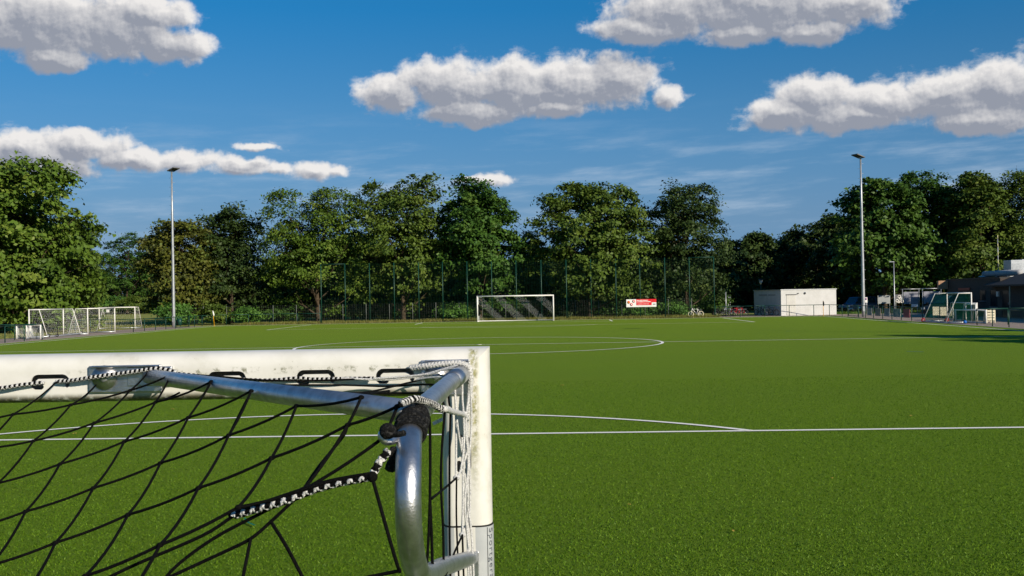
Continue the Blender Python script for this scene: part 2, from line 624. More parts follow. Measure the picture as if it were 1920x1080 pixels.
NP = -35.59                                    # near penalty-area line
FP = HL - 16.5
strip('touch_line', [(-HW, -HL), (-HW, HL)])
strip('touch_line', [(HW, -HL), (HW, HL)])
strip('goal_line', [(-HW - .06, HL), (HW + .06, HL)], z=.009)
strip('goal_line', [(-HW - .06, -HL), (HW + .06, -HL)], z=.009)
strip('halfway_line', [(-HW, 0), (HW, 0)], z=.009)
strip('centre_circle', arc(0, 0, 9.15, 0, 2 * PI, 128), z=.013)
b = MB()
b.disc((0, 0, .012), (0, 0, 1), .14, .008)
tag(b.build('centre_mark', M_line), kind='structure')
for s_, yl, yg in ((1, FP, HL), (-1, NP, -HL)):
    strip('penalty_area_line', [(-20.16, yl), (20.16, yl)], z=.009)
    for sx in (-1, 1):
        strip('penalty_area_line', [(20.16 * sx, yl), (20.16 * sx, yg)])
        strip('goal_area_line', [(9.16 * sx, yg - 5.5 * s_), (9.16 * sx, yg)])
        strip('corner_arc', arc(HW * sx, yg, 1.0, *((PI, 1.5 * PI) if (sx, s_) == (1, 1) else (1.5 * PI, 2 * PI) if (sx, s_) == (-1, 1) else (.5 * PI, PI) if sx == 1 else (0, .5 * PI)), 12), z=.013)
    strip('goal_area_line', [(-9.16, yg - 5.5 * s_), (9.16, yg - 5.5 * s_)], z=.009)
    cy = yl + s_ * 5.5
    a = math.asin(5.5 / 9.15)
    strip('penalty_arc', arc(0, cy, 9.15, PI + a, 2 * PI - a) if s_ > 0 else arc(0, cy, 9.0, math.asin(5.5 / 9), PI - math.asin(5.5 / 9)), z=.013)
for q in ((1700, 659.5, 1732, 660.5), (366, 641, 381, 640.6), (1474, 621.5, 1482, 621.6), (812, 744.5, 826, 744.5), ):
    def gp(x, y):
        d = ray(x, y)
        p = CAM + d * (-CAM[2] / d[2])
        return (p[0], p[1])
    strip('blue_field_mark', [gp(q[0], q[1]), gp(q[2], q[3])], z=.017, hw=.05, m_=M_line_blue)
strip('green_field_mark', [gp(458, 976), gp(466, 985), gp(478, 990)], z=.03, hw=.012, m_=mat('teal_line_paint', (.01, .20, .13), (.02, .15, .10), 9, .9, spec=.0))

# the pile of the turf stands up as single fibres where one can see them, in front of the penalty-area line
def turf_fibres(n, seed):
    rng = np.random.default_rng(seed)
    d = 6.4 + 23.6 * rng.random(n) ** 1.55
    lat_ = rng.uniform(-.62, .62, n) * d
    p = np.stack([CAM[0] - math.sin(YAW) * d + math.cos(YAW) * lat_, CAM[1] + math.cos(YAW) * d + math.sin(YAW) * lat_, np.full(n, .0)], 1)
    ra_ = np.hypot(p[:, 0], p[:, 1] - NP + 5.5)
    p = p[(np.abs(p[:, 1] - NP) > .11) & ~((np.abs(ra_ - 9.0) < .11) & (p[:, 1] > NP))]
    n = len(p)
    a = rng.uniform(0, 2 * PI, n)
    wv_ = np.stack([np.cos(a), np.sin(a), np.zeros(n)], 1) * rng.uniform(.003, .0075, n)[:, None]
    lean = rng.normal(0, .013, (n, 2)) + np.array([.004, -.006])
    tip = p + np.stack([lean[:, 0], lean[:, 1], rng.uniform(.008, .024, n)], 1)
    v = np.stack([p - wv_, p + wv_, tip], 1)
    me = bpy.data.meshes.new('turf_fibres')
    me.vertices.add(3 * n)
    me.vertices.foreach_set('co', v.reshape(-1))
    me.loops.add(3 * n)
    me.loops.foreach_set('vertex_index', np.arange(3 * n, dtype=np.int32))
    me.polygons.add(n)
    me.polygons.foreach_set('loop_start', np.arange(0, 3 * n, 3, dtype=np.int32))
    me.polygons.foreach_set('loop_total', np.full(n, 3, dtype=np.int32))
    at_ = me.attributes.new('tone', 'FLOAT', 'FACE')
    at_.data.foreach_set('value', rng.random(n).astype(np.float32))
    me.materials.append(leaf_mat('turf_fibre', (.048, .120, .004), (.120, .228, .009), (.175, .29, .016), .3))
    me.update(calc_edges=True)
    o = bpy.data.objects.new('turf_fibres', me)
    C.objects.link(o)
    return tag(o, 'short upright green fibres of the artificial turf near the camera', 'turf', None, 'stuff')


turf_fibres(450000, 21)

# fallen leaves on the turf
b = MB()
M_fallen = mat('fallen_leaf', (.45, .33, .06), (.36, .24, .05), 30, .8, spec=.1)
rg = random.Random(5)
for (x, y, sz) in ((1054, 724, .05), (1708, 782, .05), (1375, 1000, .03), (324, 769, .05), (140, 815, .045), (1650, 626, .1), (1478, 637, .08), (1560, 900, .02), (1180, 950, .02)):
    p = gp(x, y)
    a0 = rg.uniform(0, 6)
    b = MB()
    pts = [(p[0] + sz * rr * math.cos(a0 + k * PI / 3), p[1] + sz * rr * math.sin(a0 + k * PI / 3), .022 + .012 * (k % 2)) for k, rr in enumerate((1, .6, .7, 1.1, .6, .7))]
    b.add(pts + [(p[0], p[1], .03)], [(k, (k + 1) % 6, 6) for k in range(6)])
    tag(b.build('fallen_leaf', M_fallen), 'small dry yellow leaf lying on the green turf', 'leaf', 'fallen leaves on the turf')


# ------------------------------------------------------------------ trees
def leaves_mesh(name, pos, nrm, size, tone, m_, seed, parent=None, asp=.62):
    rng = np.random.default_rng(seed)
    n = len(pos)
    rnd = rng.normal(size=(n, 3))
    t = np.cross(nrm, rnd)
    t /= np.linalg.norm(t, axis=1)[:, None] + 1e-9
    u = np.cross(nrm, t)
    s_ = size[:, None]
    fold = nrm * s_ * .22
    v = np.empty((n, 4, 3))
    v[:, 0] = pos + t * s_
    v[:, 1] = pos + u * s_ * asp + fold
    v[:, 2] = pos - t * s_
    v[:, 3] = pos - u * s_ * asp + fold
    me = bpy.data.meshes.new(name)
    me.vertices.add(4 * n)
    me.vertices.foreach_set('co', v.reshape(-1))
    me.loops.add(4 * n)
    me.loops.foreach_set('vertex_index', np.arange(4 * n, dtype=np.int32))
    me.polygons.add(n)
    me.polygons.foreach_set('loop_start', np.arange(0, 4 * n, 4, dtype=np.int32))
    me.polygons.foreach_set('loop_total', np.full(n, 4, dtype=np.int32))
    at_ = me.attributes.new('tone', 'FLOAT', 'FACE')
    at_.data.foreach_set('value', tone.astype(np.float32))
    me.materials.append(m_)
    me.update(calc_edges=True)
    o = bpy.data.objects.new(name, me)
    C.objects.link(o)
    if parent:
        o.parent = parent
    return o


def unit(a):
    return a / (np.linalg.norm(a, axis=1)[:, None] + 1e-9)


def crown(rx, ry, z0, z1, seed, nl=11, nclump=190, per=75, leaf=.17, droop=.5, spread=1.0, shape=.45):
    """leaf positions of one crown: lobes on an egg-shaped envelope, flat sprays on the lobes"""
    rng = np.random.default_rng(seed)
    hz = (z1 - z0)
    lob = []
    for i in range(nl):
        h = (i + .5) / nl
        e = max(.02, 1 - abs((h - shape) / (1.04 - shape if h > shape else shape + .15)) ** 2.7) ** .42
        ph = i * 2.39996 + rng.uniform(-.5, .5)
        rad = e * rng.uniform(.45, .68)
        lr = rng.uniform(.30, .44) * (1.08 - .35 * abs(h - .45))
        lob.append((math.cos(ph) * rad * rx, math.sin(ph) * rad * ry, z0 + hz * (.10 + .80 * h), lr))
    lob.append((0, 0, z0 + hz * .5, .5))
    lob.append((rng.uniform(-.1, .25) * rx, 0, z1 - hz * .20, .36))
    lob.append((rng.uniform(-.35, -.15) * rx, .2 * ry, z1 - hz * .24, .34))
    lob = np.array(lob)
    wts = lob[:, 3] ** 2
    k = rng.choice(len(lob), nclump, p=wts / wts.sum())
    d = unit(rng.normal(size=(nclump, 3)))
    d[:, 2] = np.where(d[:, 2] < -.6, -d[:, 2] * .6, d[:, 2])
    rr = lob[k, 3] * rng.uniform(.72, 1.12, nclump) * np.where(rng.random(nclump) < .07, 1.18, 1)
    cen = lob[k, :3] + d * np.stack([rr * rx, rr * ry, rr * hz * .52], 1)
    cen[:, 2] = np.clip(cen[:, 2], z0 - .15 * hz, z1)
    cr = rng.uniform(.55, 1.15, nclump) * spread
    ctone = np.clip(rng.normal(.45, .22, nclump), 0, 1)
    kk = np.repeat(np.arange(nclump), per)
    n = len(kk)
    loc = rng.normal(size=(n, 3)) * .55
    q = np.linalg.norm(loc[:, :2], axis=1)
    loc = loc * np.array([1, 1, .43])
    loc[:, 2] -= droop * q * q * .45
    pos = cen[kk] + loc * cr[kk][:, None]
    out = unit(pos - np.array([0, 0, z0 + hz * .40]))
    nrm = unit(out * .60 + np.array([0, 0, .42]) + rng.normal(size=(n, 3)) * .52)
    size = leaf * float(rng.uniform(.88, 1.22)) * rng.uniform(.55, 1.35, n)
    tone = np.clip(ctone[kk] + rng.normal(0, .12, n), 0, 1)
    return pos, nrm, size, tone, lob


def tree(name, label, x, y, h, rx, ry=None, z0=None, leafm='olive', seed=1, trunk=.24, lean=0.0, group=None, **kw):
    ry = ry or rx
    z0 = h * .16 if z0 is None else z0
    kw['nclump'] = int(kw.get('nclump', 190) * 1.18)
    pos, nrm, size, tone, lob = crown(rx, ry, z0, h, seed, **kw)
    t = thing(name, label, 'tree', (x, y, -.03), 0, group)
    b = MB()
    rng = random.Random(seed)
    top = z0 + (h - z0) * .62
    pts = [(0, 0, -.1), (.02, 0, .4), (lean * .2 + rng.uniform(-.1, .1), rng.uniform(-.1, .1), top * .35), (lean * .6, 0, top * .7), (lean, 0, top)]
    b.tube(pts, [trunk * 1.45, trunk, trunk * .85, trunk * .55, trunk * .22], 9)
    for (lx, ly, lz, lr) in lob:
        zb = max(z0 * .7, min(top * .85, lz - math.hypot(lx, ly) * .9))
        f = zb / top
        bx = lean * f
        midp = (bx + (lx - bx) * .5, ly * .5, zb + (lz - zb) * .42)
        b.tube([(bx, 0, zb), midp, (lx, ly, lz)], [trunk * .48 * (1.1 - f * .5), trunk * .26, trunk * .08], 6)
        for q in range(3):
            e = (lx + rng.uniform(-1, 1) * lr * rx, ly + rng.uniform(-1, 1) * lr * ry, lz + rng.uniform(-.1, .5) * lr * (h - z0))
            b.tube([midp, ((midp[0] + e[0]) / 2, (midp[1] + e[1]) / 2, (midp[2] + e[2]) / 2 + .2), e], [trunk * .16, trunk * .10, trunk * .03], 5)
    b.build('trunk', MAT['bark'], t)
    leaves_mesh('crown', pos, nrm, size, tone, LEAF[leafm], seed + 77, t)
    return t


def bush(label, x, y, h, rx, ry, leafm, seed, group=None, dens=1.0, cat='shrub', name='shrub'):
    pos, nrm, size, tone, lob = crown(rx, ry, h * .05, h, seed, nl=7, nclump=int(46 * dens * max(1, rx)), per=60, leaf=.13, droop=.3, spread=.62)
    pos[:, 2] = np.maximum(pos[:, 2], .03)
    t = thing(name, label, cat, (x, y, -.03), 0, group)
    b = MB()
    rng = random.Random(seed)
    for k in range(7):
        a = rng.uniform(0, 2 * PI)
        b.tube([(math.cos(a) * .15, math.sin(a) * .1, -.05), (math.cos(a) * rx * .3, math.sin(a) * ry * .3, h * .4), (math.cos(a) * rx * .6, math.sin(a) * ry * .6, h * .8)], [.05, .035, .012], 5)
    b.build('stem', MAT['bark'], t)
    leaves_mesh('foliage', pos, nrm, size, tone, LEAF[leafm], seed + 9, t)
    return t


# (kind, label, centre px, top px y, Y, half width px, leaf, seed, crown base z, options)
TREES = [
    ('maple_tree', 'tallest broad bright green maple at the left edge, behind the training goals', -5, 296, 40, 165, 'maple', 3, .6, dict(nclump=560, per=80, leaf=.20, nl=16, spread=1.15, trunk=.42)),
    ('maple_tree', 'small olive green maple tucked against the right side of the tall left-edge maple', 128, 418, 47, 54, 'olive', 4, .8, dict(nclump=230, per=75, leaf=.19, spread=.95)),
    ('ash_tree', 'mid green tree between the left-edge maple and the yellow-brown tree', 236, 440, 200, 62, 'deep', 5, 1.2, dict(nclump=240, per=70, leaf=.19)),
    ('copper_tree', 'yellow-brown tree standing right behind the left floodlight mast', 332, 412, 63, 70, 'brown', 6, 1.3, dict(nclump=270, per=75)),
    ('dark_tree', 'dark slender tree right of the yellow-brown tree with sky on its right', 432, 388, 66, 62, 'dark', 7, 1.0, dict(nclump=260, per=75)),
    ('linden_tree', 'light olive wide tree at the left end of the tall green fence', 592, 362, 64, 98, 'maple', 8, 1.8, dict(nclump=330, per=75, nl=14)),
    ('oak_tree', 'tallest olive round tree left of the far goal behind the tall fence', 752, 336, 63, 92, 'olive', 9, 2.0, dict(nclump=360, per=75, nl=14)),
    ('linden_tree', 'deep green tree directly above the left post of the far goal', 896, 338, 62, 76, 'deep', 10, 2.2, dict(nclump=320, per=75, nl=13)),
    ('thorn_tree', 'low tree in the dip between the crowns above the far goal', 990, 436, 72, 30, 'olive', 11, 1.2, dict(nclump=130, per=70)),
    ('oak_tree', 'broad olive tree above the right post of the far goal', 1102, 344, 62, 112, 'olive', 12, 1.9, dict(nclump=400, per=75, nl=15)),
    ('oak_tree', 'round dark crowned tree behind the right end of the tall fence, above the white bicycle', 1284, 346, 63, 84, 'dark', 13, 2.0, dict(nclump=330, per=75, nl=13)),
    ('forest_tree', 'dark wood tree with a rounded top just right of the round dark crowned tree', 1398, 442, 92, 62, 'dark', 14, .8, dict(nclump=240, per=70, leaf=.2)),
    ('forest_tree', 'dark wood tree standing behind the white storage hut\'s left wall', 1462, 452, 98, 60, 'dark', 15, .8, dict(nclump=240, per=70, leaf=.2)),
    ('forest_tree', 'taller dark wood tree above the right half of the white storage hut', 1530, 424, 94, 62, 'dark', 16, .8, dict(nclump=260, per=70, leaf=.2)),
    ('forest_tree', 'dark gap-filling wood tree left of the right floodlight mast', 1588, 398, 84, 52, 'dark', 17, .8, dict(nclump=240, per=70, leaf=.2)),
    ('ash_tree', 'bright green airy tree behind the right floodlight mast', 1655, 338, 68, 84, 'ash', 18, 2.6, dict(nclump=300, per=70, nl=13, leaf=.2)),
    ('beech_tree', 'deep green tree rising over the framed notice boards', 1746, 330, 70, 78, 'deep', 19, 2.4, dict(nclump=320, per=75, nl=13)),
    ('beech_tree', 'olive green tree above the dark brick clubhouse roof', 1838, 330, 66, 76, 'olive', 20, 2.4, dict(nclump=320, per=75, nl=13)),
    ('beech_tree', 'olive brown tree at the right edge over the rooftop ventilation box', 1925, 322, 66, 74, 'olive', 21, 2.0, dict(nclump=320, per=75, nl=13)),
]
for nm, lb, cx, ty, Y, hwp, lf, sd_, z0, kw in TREES:
    top = at(cx, ty, Y)
    rx = abs(Xat(cx + hwp, Y) - Xat(cx - hwp, Y)) / 2
    tree(nm, lb, float(top[0]), Y, float(top[2]) + .15, rx * 1.16, rx * 1.0, z0 * .6, lf, sd_, **kw)
# the wood carries on out of the frame on the right: it shades the trees behind the hut and draws the long streaks of shade on the pitch
for i, (x, y, h, r) in enumerate(((64, 74, 16, 6.5), (72, 64, 16, 7), (60, 90, 15, 6.5), (50, 96, 14, 6), (80, 84, 16, 7), (57, 45, 12, 4.5), (64, 35, 13, 5), (69, 47, 13, 5))):  # last three: unseen trees added to shade the notice boards and lower crowns
    tree('forest_tree', 'tall dark wood tree beyond the clubhouse', x, y, h, r, r, .8, 'dark', 40 + i, nclump=240, per=60, leaf=.22, group='wood beyond the clubhouse')
for i, (x, y, h, r) in enumerate(((38.2, -14.2, 10.6, 2.3), (45.5, -9.3, 11.0, 2.0), (36.5, -18.0, 8.6, 1.6))):
    tree('young_tree', 'young tree beside the right-hand path', x, y, h, r, r, 2.2, 'deep', 50 + i, trunk=.12, nclump=80, per=60, leaf=.17, group='young trees by the right-hand path')

# a second row of trees closes the gaps under and between the crowns
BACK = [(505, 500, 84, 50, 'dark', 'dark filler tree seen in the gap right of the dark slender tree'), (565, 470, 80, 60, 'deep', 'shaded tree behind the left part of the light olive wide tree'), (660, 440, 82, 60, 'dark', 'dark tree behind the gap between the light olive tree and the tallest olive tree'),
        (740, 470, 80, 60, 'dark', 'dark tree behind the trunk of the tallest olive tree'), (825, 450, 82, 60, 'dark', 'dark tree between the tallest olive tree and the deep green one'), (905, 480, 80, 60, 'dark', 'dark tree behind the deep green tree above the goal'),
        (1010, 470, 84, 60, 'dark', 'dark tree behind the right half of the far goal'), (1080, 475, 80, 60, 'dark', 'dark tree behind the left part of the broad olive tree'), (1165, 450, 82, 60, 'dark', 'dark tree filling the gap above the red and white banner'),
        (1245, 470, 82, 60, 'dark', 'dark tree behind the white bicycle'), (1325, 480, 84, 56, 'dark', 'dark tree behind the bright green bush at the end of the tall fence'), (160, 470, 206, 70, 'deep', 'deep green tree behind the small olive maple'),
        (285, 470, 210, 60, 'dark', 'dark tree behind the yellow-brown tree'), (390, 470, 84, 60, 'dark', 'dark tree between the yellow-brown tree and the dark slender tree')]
for i, (cx, ty, Y, hwp, lf, lb) in enumerate(BACK):
    top = at(cx, ty, Y)
    rx = abs(Xat(cx + hwp, Y) - Xat(cx - hwp, Y)) / 2
    tree('background_tree', lb, float(top[0]), Y, float(top[2]), rx * 1.25, rx, .3, lf, 200 + i, nclump=250, per=62, leaf=.25)

# undergrowth along the back fence, left to right
BUSH = [(40, 556, 46, 70, 'maple', 'leafy hanging bush under the left-edge maple behind the mini goals'), (118, 548, 52, 60, 'maple', 'olive bush behind the training goals under the small maple'),
        (190, 552, 196, 55, 'shrub', 'broad hedge bush behind the sunny meadow, left of the yellow-brown tree'), (262, 556, 192, 50, 'olive', 'dusty olive bush on the meadow left of the left floodlight mast'),
        (330, 568, 60, 40, 'shrub', 'low bush behind the left floodlight mast'), (398, 572, 61, 34, 'olive', 'grey-green bush behind the left corner flag'),
        (463, 578, 59.5, 26, 'shrub', 'bright green weed bush leaning on the low green fence right of the left corner flag'), (520, 566, 66, 60, 'deep', 'shaded bush under the light olive wide tree'),
        (600, 560, 68, 60, 'dark', 'dark bush behind the left end of the tall fence'), (690, 562, 68, 60, 'dark', 'dark bush under the olive round tree'),
        (770, 560, 68, 58, 'deep', 'tall bush right of the pale trunk behind the tall fence'), (848, 572, 62, 40, 'shrub', 'green leafy bush left of the far goal'),
        (885, 566, 64, 40, 'deep', 'leafy bush behind the left post of the far goal'), (968, 566, 66, 64, 'deep', 'wide bush seen through the far goal net'),
        (1060, 564, 66, 56, 'dark', 'dark bush just right of the far goal'), (1130, 568, 65, 50, 'deep', 'bush left of the red and white banner'),
        (1205, 572, 63.5, 56, 'shrub', 'leafy hedge bush below the red and white banner'), (1262, 566, 62.5, 40, 'shrub', 'rounded bush left of the white bicycle'),
        (1338, 556, 64, 34, 'ash', 'bright green bush at the right end of the tall fence'),
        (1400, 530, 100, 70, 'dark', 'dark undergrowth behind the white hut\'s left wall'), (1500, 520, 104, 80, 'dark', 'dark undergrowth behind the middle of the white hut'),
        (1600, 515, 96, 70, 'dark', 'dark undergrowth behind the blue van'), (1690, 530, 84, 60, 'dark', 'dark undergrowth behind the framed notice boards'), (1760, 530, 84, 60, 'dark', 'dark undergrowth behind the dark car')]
for i, (cx, ty, Y, hwp, lf, lb) in enumerate(BUSH):
    top = at(cx, ty, Y)
    rx = abs(Xat(cx + hwp, Y) - Xat(cx - hwp, Y)) / 2
    bush(lb, float(top[0]), Y, float(top[2]) + .1, rx, min(rx, 2.2), lf, 100 + i)

# the far wood behind everything: one mass of foliage
def far_wood(x0, x1, y0, y1, h, n, seed):
    rng = np.random.default_rng(seed)
    nc = n // 50
    c = np.stack([rng.uniform(x0, x1, nc), rng.uniform(y0, y1, nc), rng.random(nc) ** .8], 1)
    c[:, 2] *= h * (.75 + .25 * np.sin(c[:, 0] * .35) * np.sin(c[:, 0] * .13 + 1))
    k = np.repeat(np.arange(nc), 50)
    pos = c[k] + rng.normal(size=(len(k), 3)) * np.array([.9, .9, .6])
    pos[:, 2] = np.maximum(pos[:, 2], .05)
    nrm = unit(np.array([.2, -.5, .5]) + rng.normal(size=(len(k), 3)) * .6)
    o = leaves_mesh('background_wood', pos, nrm, .34 * rng.uniform(.7, 1.3, len(k)), np.clip(rng.normal(.3, .2, len(k)), 0, 1), LEAF['dark'], seed)
    return tag(o, 'dark far wood closing the view under the crowns behind the pitch', 'wood', None, 'stuff')


far_wood(-50, 95, 98, 112, 7.5, 75000, 12)
far_wood(-170, -66, 215, 230, 11, 40000, 13)

# tall grass along the fence foot: one mass of blades
def grass_mass(name, x0, x1, y0, y1, n, h, seed, m_):
    rng = np.random.default_rng(seed)
    p = np.stack([rng.uniform(x0, x1, n), rng.uniform(y0, y1, n), np.full(n, -.02)], 1)
    clump = .55 + .6 * (np.sin(p[:, 0] * .9) * np.sin(p[:, 0] * .37 + p[:, 1]) * .5 + .5)
    hh = h * rng.uniform(.4, 1.2, n) * clump
    a = rng.uniform(0, 2 * PI, n)
    wv_ = np.stack([np.cos(a), np.sin(a), np.zeros(n)], 1) * .035
    tip = p + np.stack([rng.normal(0, .09, n), rng.normal(0, .09, n), hh], 1)
    v = np.stack([p - wv_, p + wv_, tip], 1)
    me = bpy.data.meshes.new(name)
    me.vertices.add(3 * n)
    me.vertices.foreach_set('co', v.reshape(-1))
    me.loops.add(3 * n)
    me.loops.foreach_set('vertex_index', np.arange(3 * n, dtype=np.int32))
    me.polygons.add(n)
    me.polygons.foreach_set('loop_start', np.arange(0, 3 * n, 3, dtype=np.int32))
    me.polygons.foreach_set('loop_total', np.full(n, 3, dtype=np.int32))
    at_ = me.attributes.new('tone', 'FLOAT', 'FACE')
    at_.data.foreach_set('value', rng.random(n).astype(np.float32))
    me.materials.append(m_)
    me.update(calc_edges=True)
    o = bpy.data.objects.new(name, me)
    C.objects.link(o)
    return tag(o, kind='stuff')


M_grass = leaf_mat('verge_grass', (.13, .13, .026), (.16, .175, .030), (.28, .23, .08), .25)
M_meadow = leaf_mat('meadow_grass', (.20, .20, .055), (.24, .25, .06), (.34, .30, .12), .25)
tag(grass_mass('grass', -29, 20.5, 55.2, 60.5, 26000, .30, 3, M_grass), 'dry yellow-green grass along the foot of the tall fence', 'grass')
tag(grass_mass('grass', -75, -36.4, 20, 90, 26000, .10, 4, M_meadow), 'sunlit meadow grass beyond the left railing', 'grass')
tag(grass_mass('grass', 30.5, 50, 61, 78, 12000, .2, 6, leaf_mat('lawn_grass', (.05, .11, .015), (.08, .16, .02), (.13, .2, .03), .25)), 'green lawn behind the right railing in front of the notice boards', 'grass')

# ------------------------------------------------------------------ fences and railings
def gpt(px, py):
    d = ray(px, py)
    p = CAM + d * (-CAM[2] / d[2])
    return np.array([p[0], p[1], 0.])


FY, XL, XR = 56.6, -31.75, 31.75


def grid_wires(b, p, q, z0, z1, nh, nv, r):
    """straight wires between two uprights"""
    p, q = np.array(p[:2]), np.array(q[:2])
    A, B = [], []
    for i in range(nh + 1):
        z = z0 + (z1 - z0) * i / nh
        A.append((*p, z))
        B.append((*q, z))
    for i in range(1, nv):
        m_ = p + (q - p) * i / nv
        A.append((*m_, z0))
        B.append((*m_, z1))
    b.wires(A, B, r)


def railing(label, pts, h=1.06, group='green railings round the pitch', gaps=()):
    x0, y0 = pts[0][:2]
    t = thing('pitch_railing', label, 'railing', (x0, y0, 0), 0, group)
    L = [(p[0] - x0, p[1] - y0) for p in pts]
    for p in L:
        b = MB()
        b.tube([(p[0], p[1], -.1), (p[0], p[1], h)], .034, 8)
        b.disc((p[0], p[1], h + .006), (0, 0, 1), .038, .012, 8)
        b.build('post', MAT['green_steel'], t)
    r_, w_ = MB(), MB()
    for i in range(len(L) - 1):
        if i in gaps:
            continue
        p, q = L[i], L[i + 1]
        r_.tube([(p[0], p[1], h), (q[0], q[1], h)], .030, 8)
        n = max(2, int(math.hypot(q[0] - p[0], q[1] - p[1]) / .25))
        grid_wires(w_, p, q, .06, h - .06, 5, n, .0013)
    r_.build('top_rail', MAT['green_steel'], t)
    w_.build('mesh_infill', MAT['green_steel'], t)
    return t


def onX(px, X, py):
    return (X, Yat(px, X, py))


# left side
a = [onX(x, XL, y) for x, y in ((79, 637), (45.5, 639.5), (9.4, 643))]
dy = a[1][1] - a[0][1]
a += [(XL, a[-1][1] + dy * k) for k in (1, 2, 3)]
pen1 = a[0]
railing('green railing along the left touchline, nearest stretch in front of the mini goals', a)
railing('green railing running back from the left touchline beside the mini goals', [pen1, (XL - 2.2, pen1[1] + .5), (XL - 4.4, pen1[1] + 1.0)])
b_ = [onX(x, XL, y) for x, y in ((250, 622), (271, 620), (291.6, 618.5), (311, 616.5), (329, 615))]
railing('green railing along the left touchline between the training goals and the floodlight mast', b_)
railing('green railing running back from the left touchline behind the training goals', [b_[0], (XL - 2.1, b_[0][1] + .6), (XL - 4.2, b_[0][1] + 1.2), (XL - 4.3, b_[0][1] - 1.5)])
c_ = [onX(x, XL, y) for x, y in ((354.5, 612.8), (364.7, 612), (379, 611))] + [(XL, FY)]
railing('short green railing between the gate and the left back corner', c_)
back_l = [(XL, FY)] + [(Xat(x, FY), FY) for x in (424, 466, 512, 558)] + [(Xat(601, FY), FY)]
railing('green railing behind the left half of the back line, up to the tall fence', back_l)


def gate(label, p, q, h=1.06):
    p, q = np.array(p), np.array(q)
    t = thing('railing_gate', label, 'gate', (p[0], p[1], 0), 0, 'gates in the railings')
    d = q - p
    b = MB()
    z = [(.06 * d[0], .06 * d[1]), (.94 * d[0], .94 * d[1])]
    b.tube([(*z[0], .08), (*z[0], h - .02), (*z[1], h - .02), (*z[1], .08)], .03, 8, closed=True)
    b.build('gate_frame', MAT['green_steel'], t)
    b = MB()
    grid_wires(b, z[0], z[1], .1, h - .06, 5, 8, .004)
    b.build('gate_mesh', MAT['green_steel'], t)
    b = MB()
    b.obox((z[1][0] * .96, z[1][1] * .96, h * .6), .03, .09, .05)
    b.build('lock_box', MAT['black'], t)


gate('green wire gate in the left railing next to the floodlight mast', b_[-1], c_[0])

# right side
ra = [onX(x, XR, y) for x, y in ((1832, 611), (1861, 613), (1892, 615.5))]
dy = ra[2][1] - ra[1][1]
ra += [(XR, ra[-1][1] + dy * k) for k in (1, 2, 3, 4)]
railing('green railing on the right touchline, nearest stretch before the clubhouse', ra)
railing('green railing running back from the right touchline beside the small goals', [ra[0], (XR + 2.1, ra[0][1] + .2), (XR + 4.2, ra[0][1] + .4)])
rb = [onX(x, XR, y) for x, y in ((1730, 603), (1709.5, 601), (1690, 599.5), (1672.5, 598), (1655, 597), (1638, 596), (1623, 594.7), (1610, 593.6))]
railing('green railing with hung boards, from the right floodlight mast to the mobile goal', rb)
rc = [onX(x, XR, y) for x, y in ((1590, 592.5), (1579, 591.5))] + [(XR, FY)]
railing('short green railing between the gate and the right back corner', rc)
gate('dark green gate in the right railing beside the floodlight mast', rb[-1], rc[0])
back_r = [(XR, FY)] + [(Xat(x, FY, 592), FY) for x in (1526, 1480, 1434, 1388)] + [(Xat(1342, FY, 592), FY)]
railing('green railing in front of the white storage hut', back_r)

# tall ball-stop fence
t = thing('ball_stop_fence', 'tall dark green wire fence with slender posts behind the far goal', 'fence', (0, FY, 0))
FPX = [603, 648, 694, 740, 786, 831, 877, 923, 969, 1016, 1063, 1109, 1156, 1201, 1248, 1294, 1340]
FX = [Xat(x, FY, 600) for x in FPX]
FH = 6.15
for x in FX:
    b = MB()
    b.tube([(x, 0, -.1), (x, 0, FH)], .052, 8)
    b.build('post', MAT['green_steel'], t)
b = MB()
b.tube([(FX[0], 0, FH - .03), (FX[1], 0, FH - .03)], .035, 6)
b.tube([(FX[-2], 0, FH - .03), (FX[-1], 0, FH - .03)], .035, 6)
for x0, x1 in zip(FX[:-1], FX[1:]):
    b.tube([(x0, 0, .06), (x1, 0, .06)], .02, 5)
b.build('rail', MAT['green_steel'], t)
b = MB()
for x0, x1 in zip(FX[:-1], FX[1:]):
    grid_wires(b, (x0, -.06), (x1, -.06), .08, FH - .06, 40, 15, .0022)
b.build('wire_mesh', MAT['green_steel'], t)

# low chain-link fence behind, concrete-grey posts
t = thing('boundary_fence', 'low chain-link fence with pale grey posts at the foot of the trees', 'fence', (0, 61.0, 0))
BX = [Xat(294 + 43.6 * k, 61.0, 575) for k in range(24)]
for x in BX:
    b = MB()
    b.tube([(x, 0, -.1), (x, 0, 1.95)], .036, 8)
    b.build('post', MAT['fence_post'], t)
b = MB()
for x0, x1 in zip(BX[:-1], BX[1:]):
    grid_wires(b, (x0, 0), (x1, 0), .05, 1.92, 10, 10, .003)
b.build('wire_mesh', MAT['fence_post'], t)


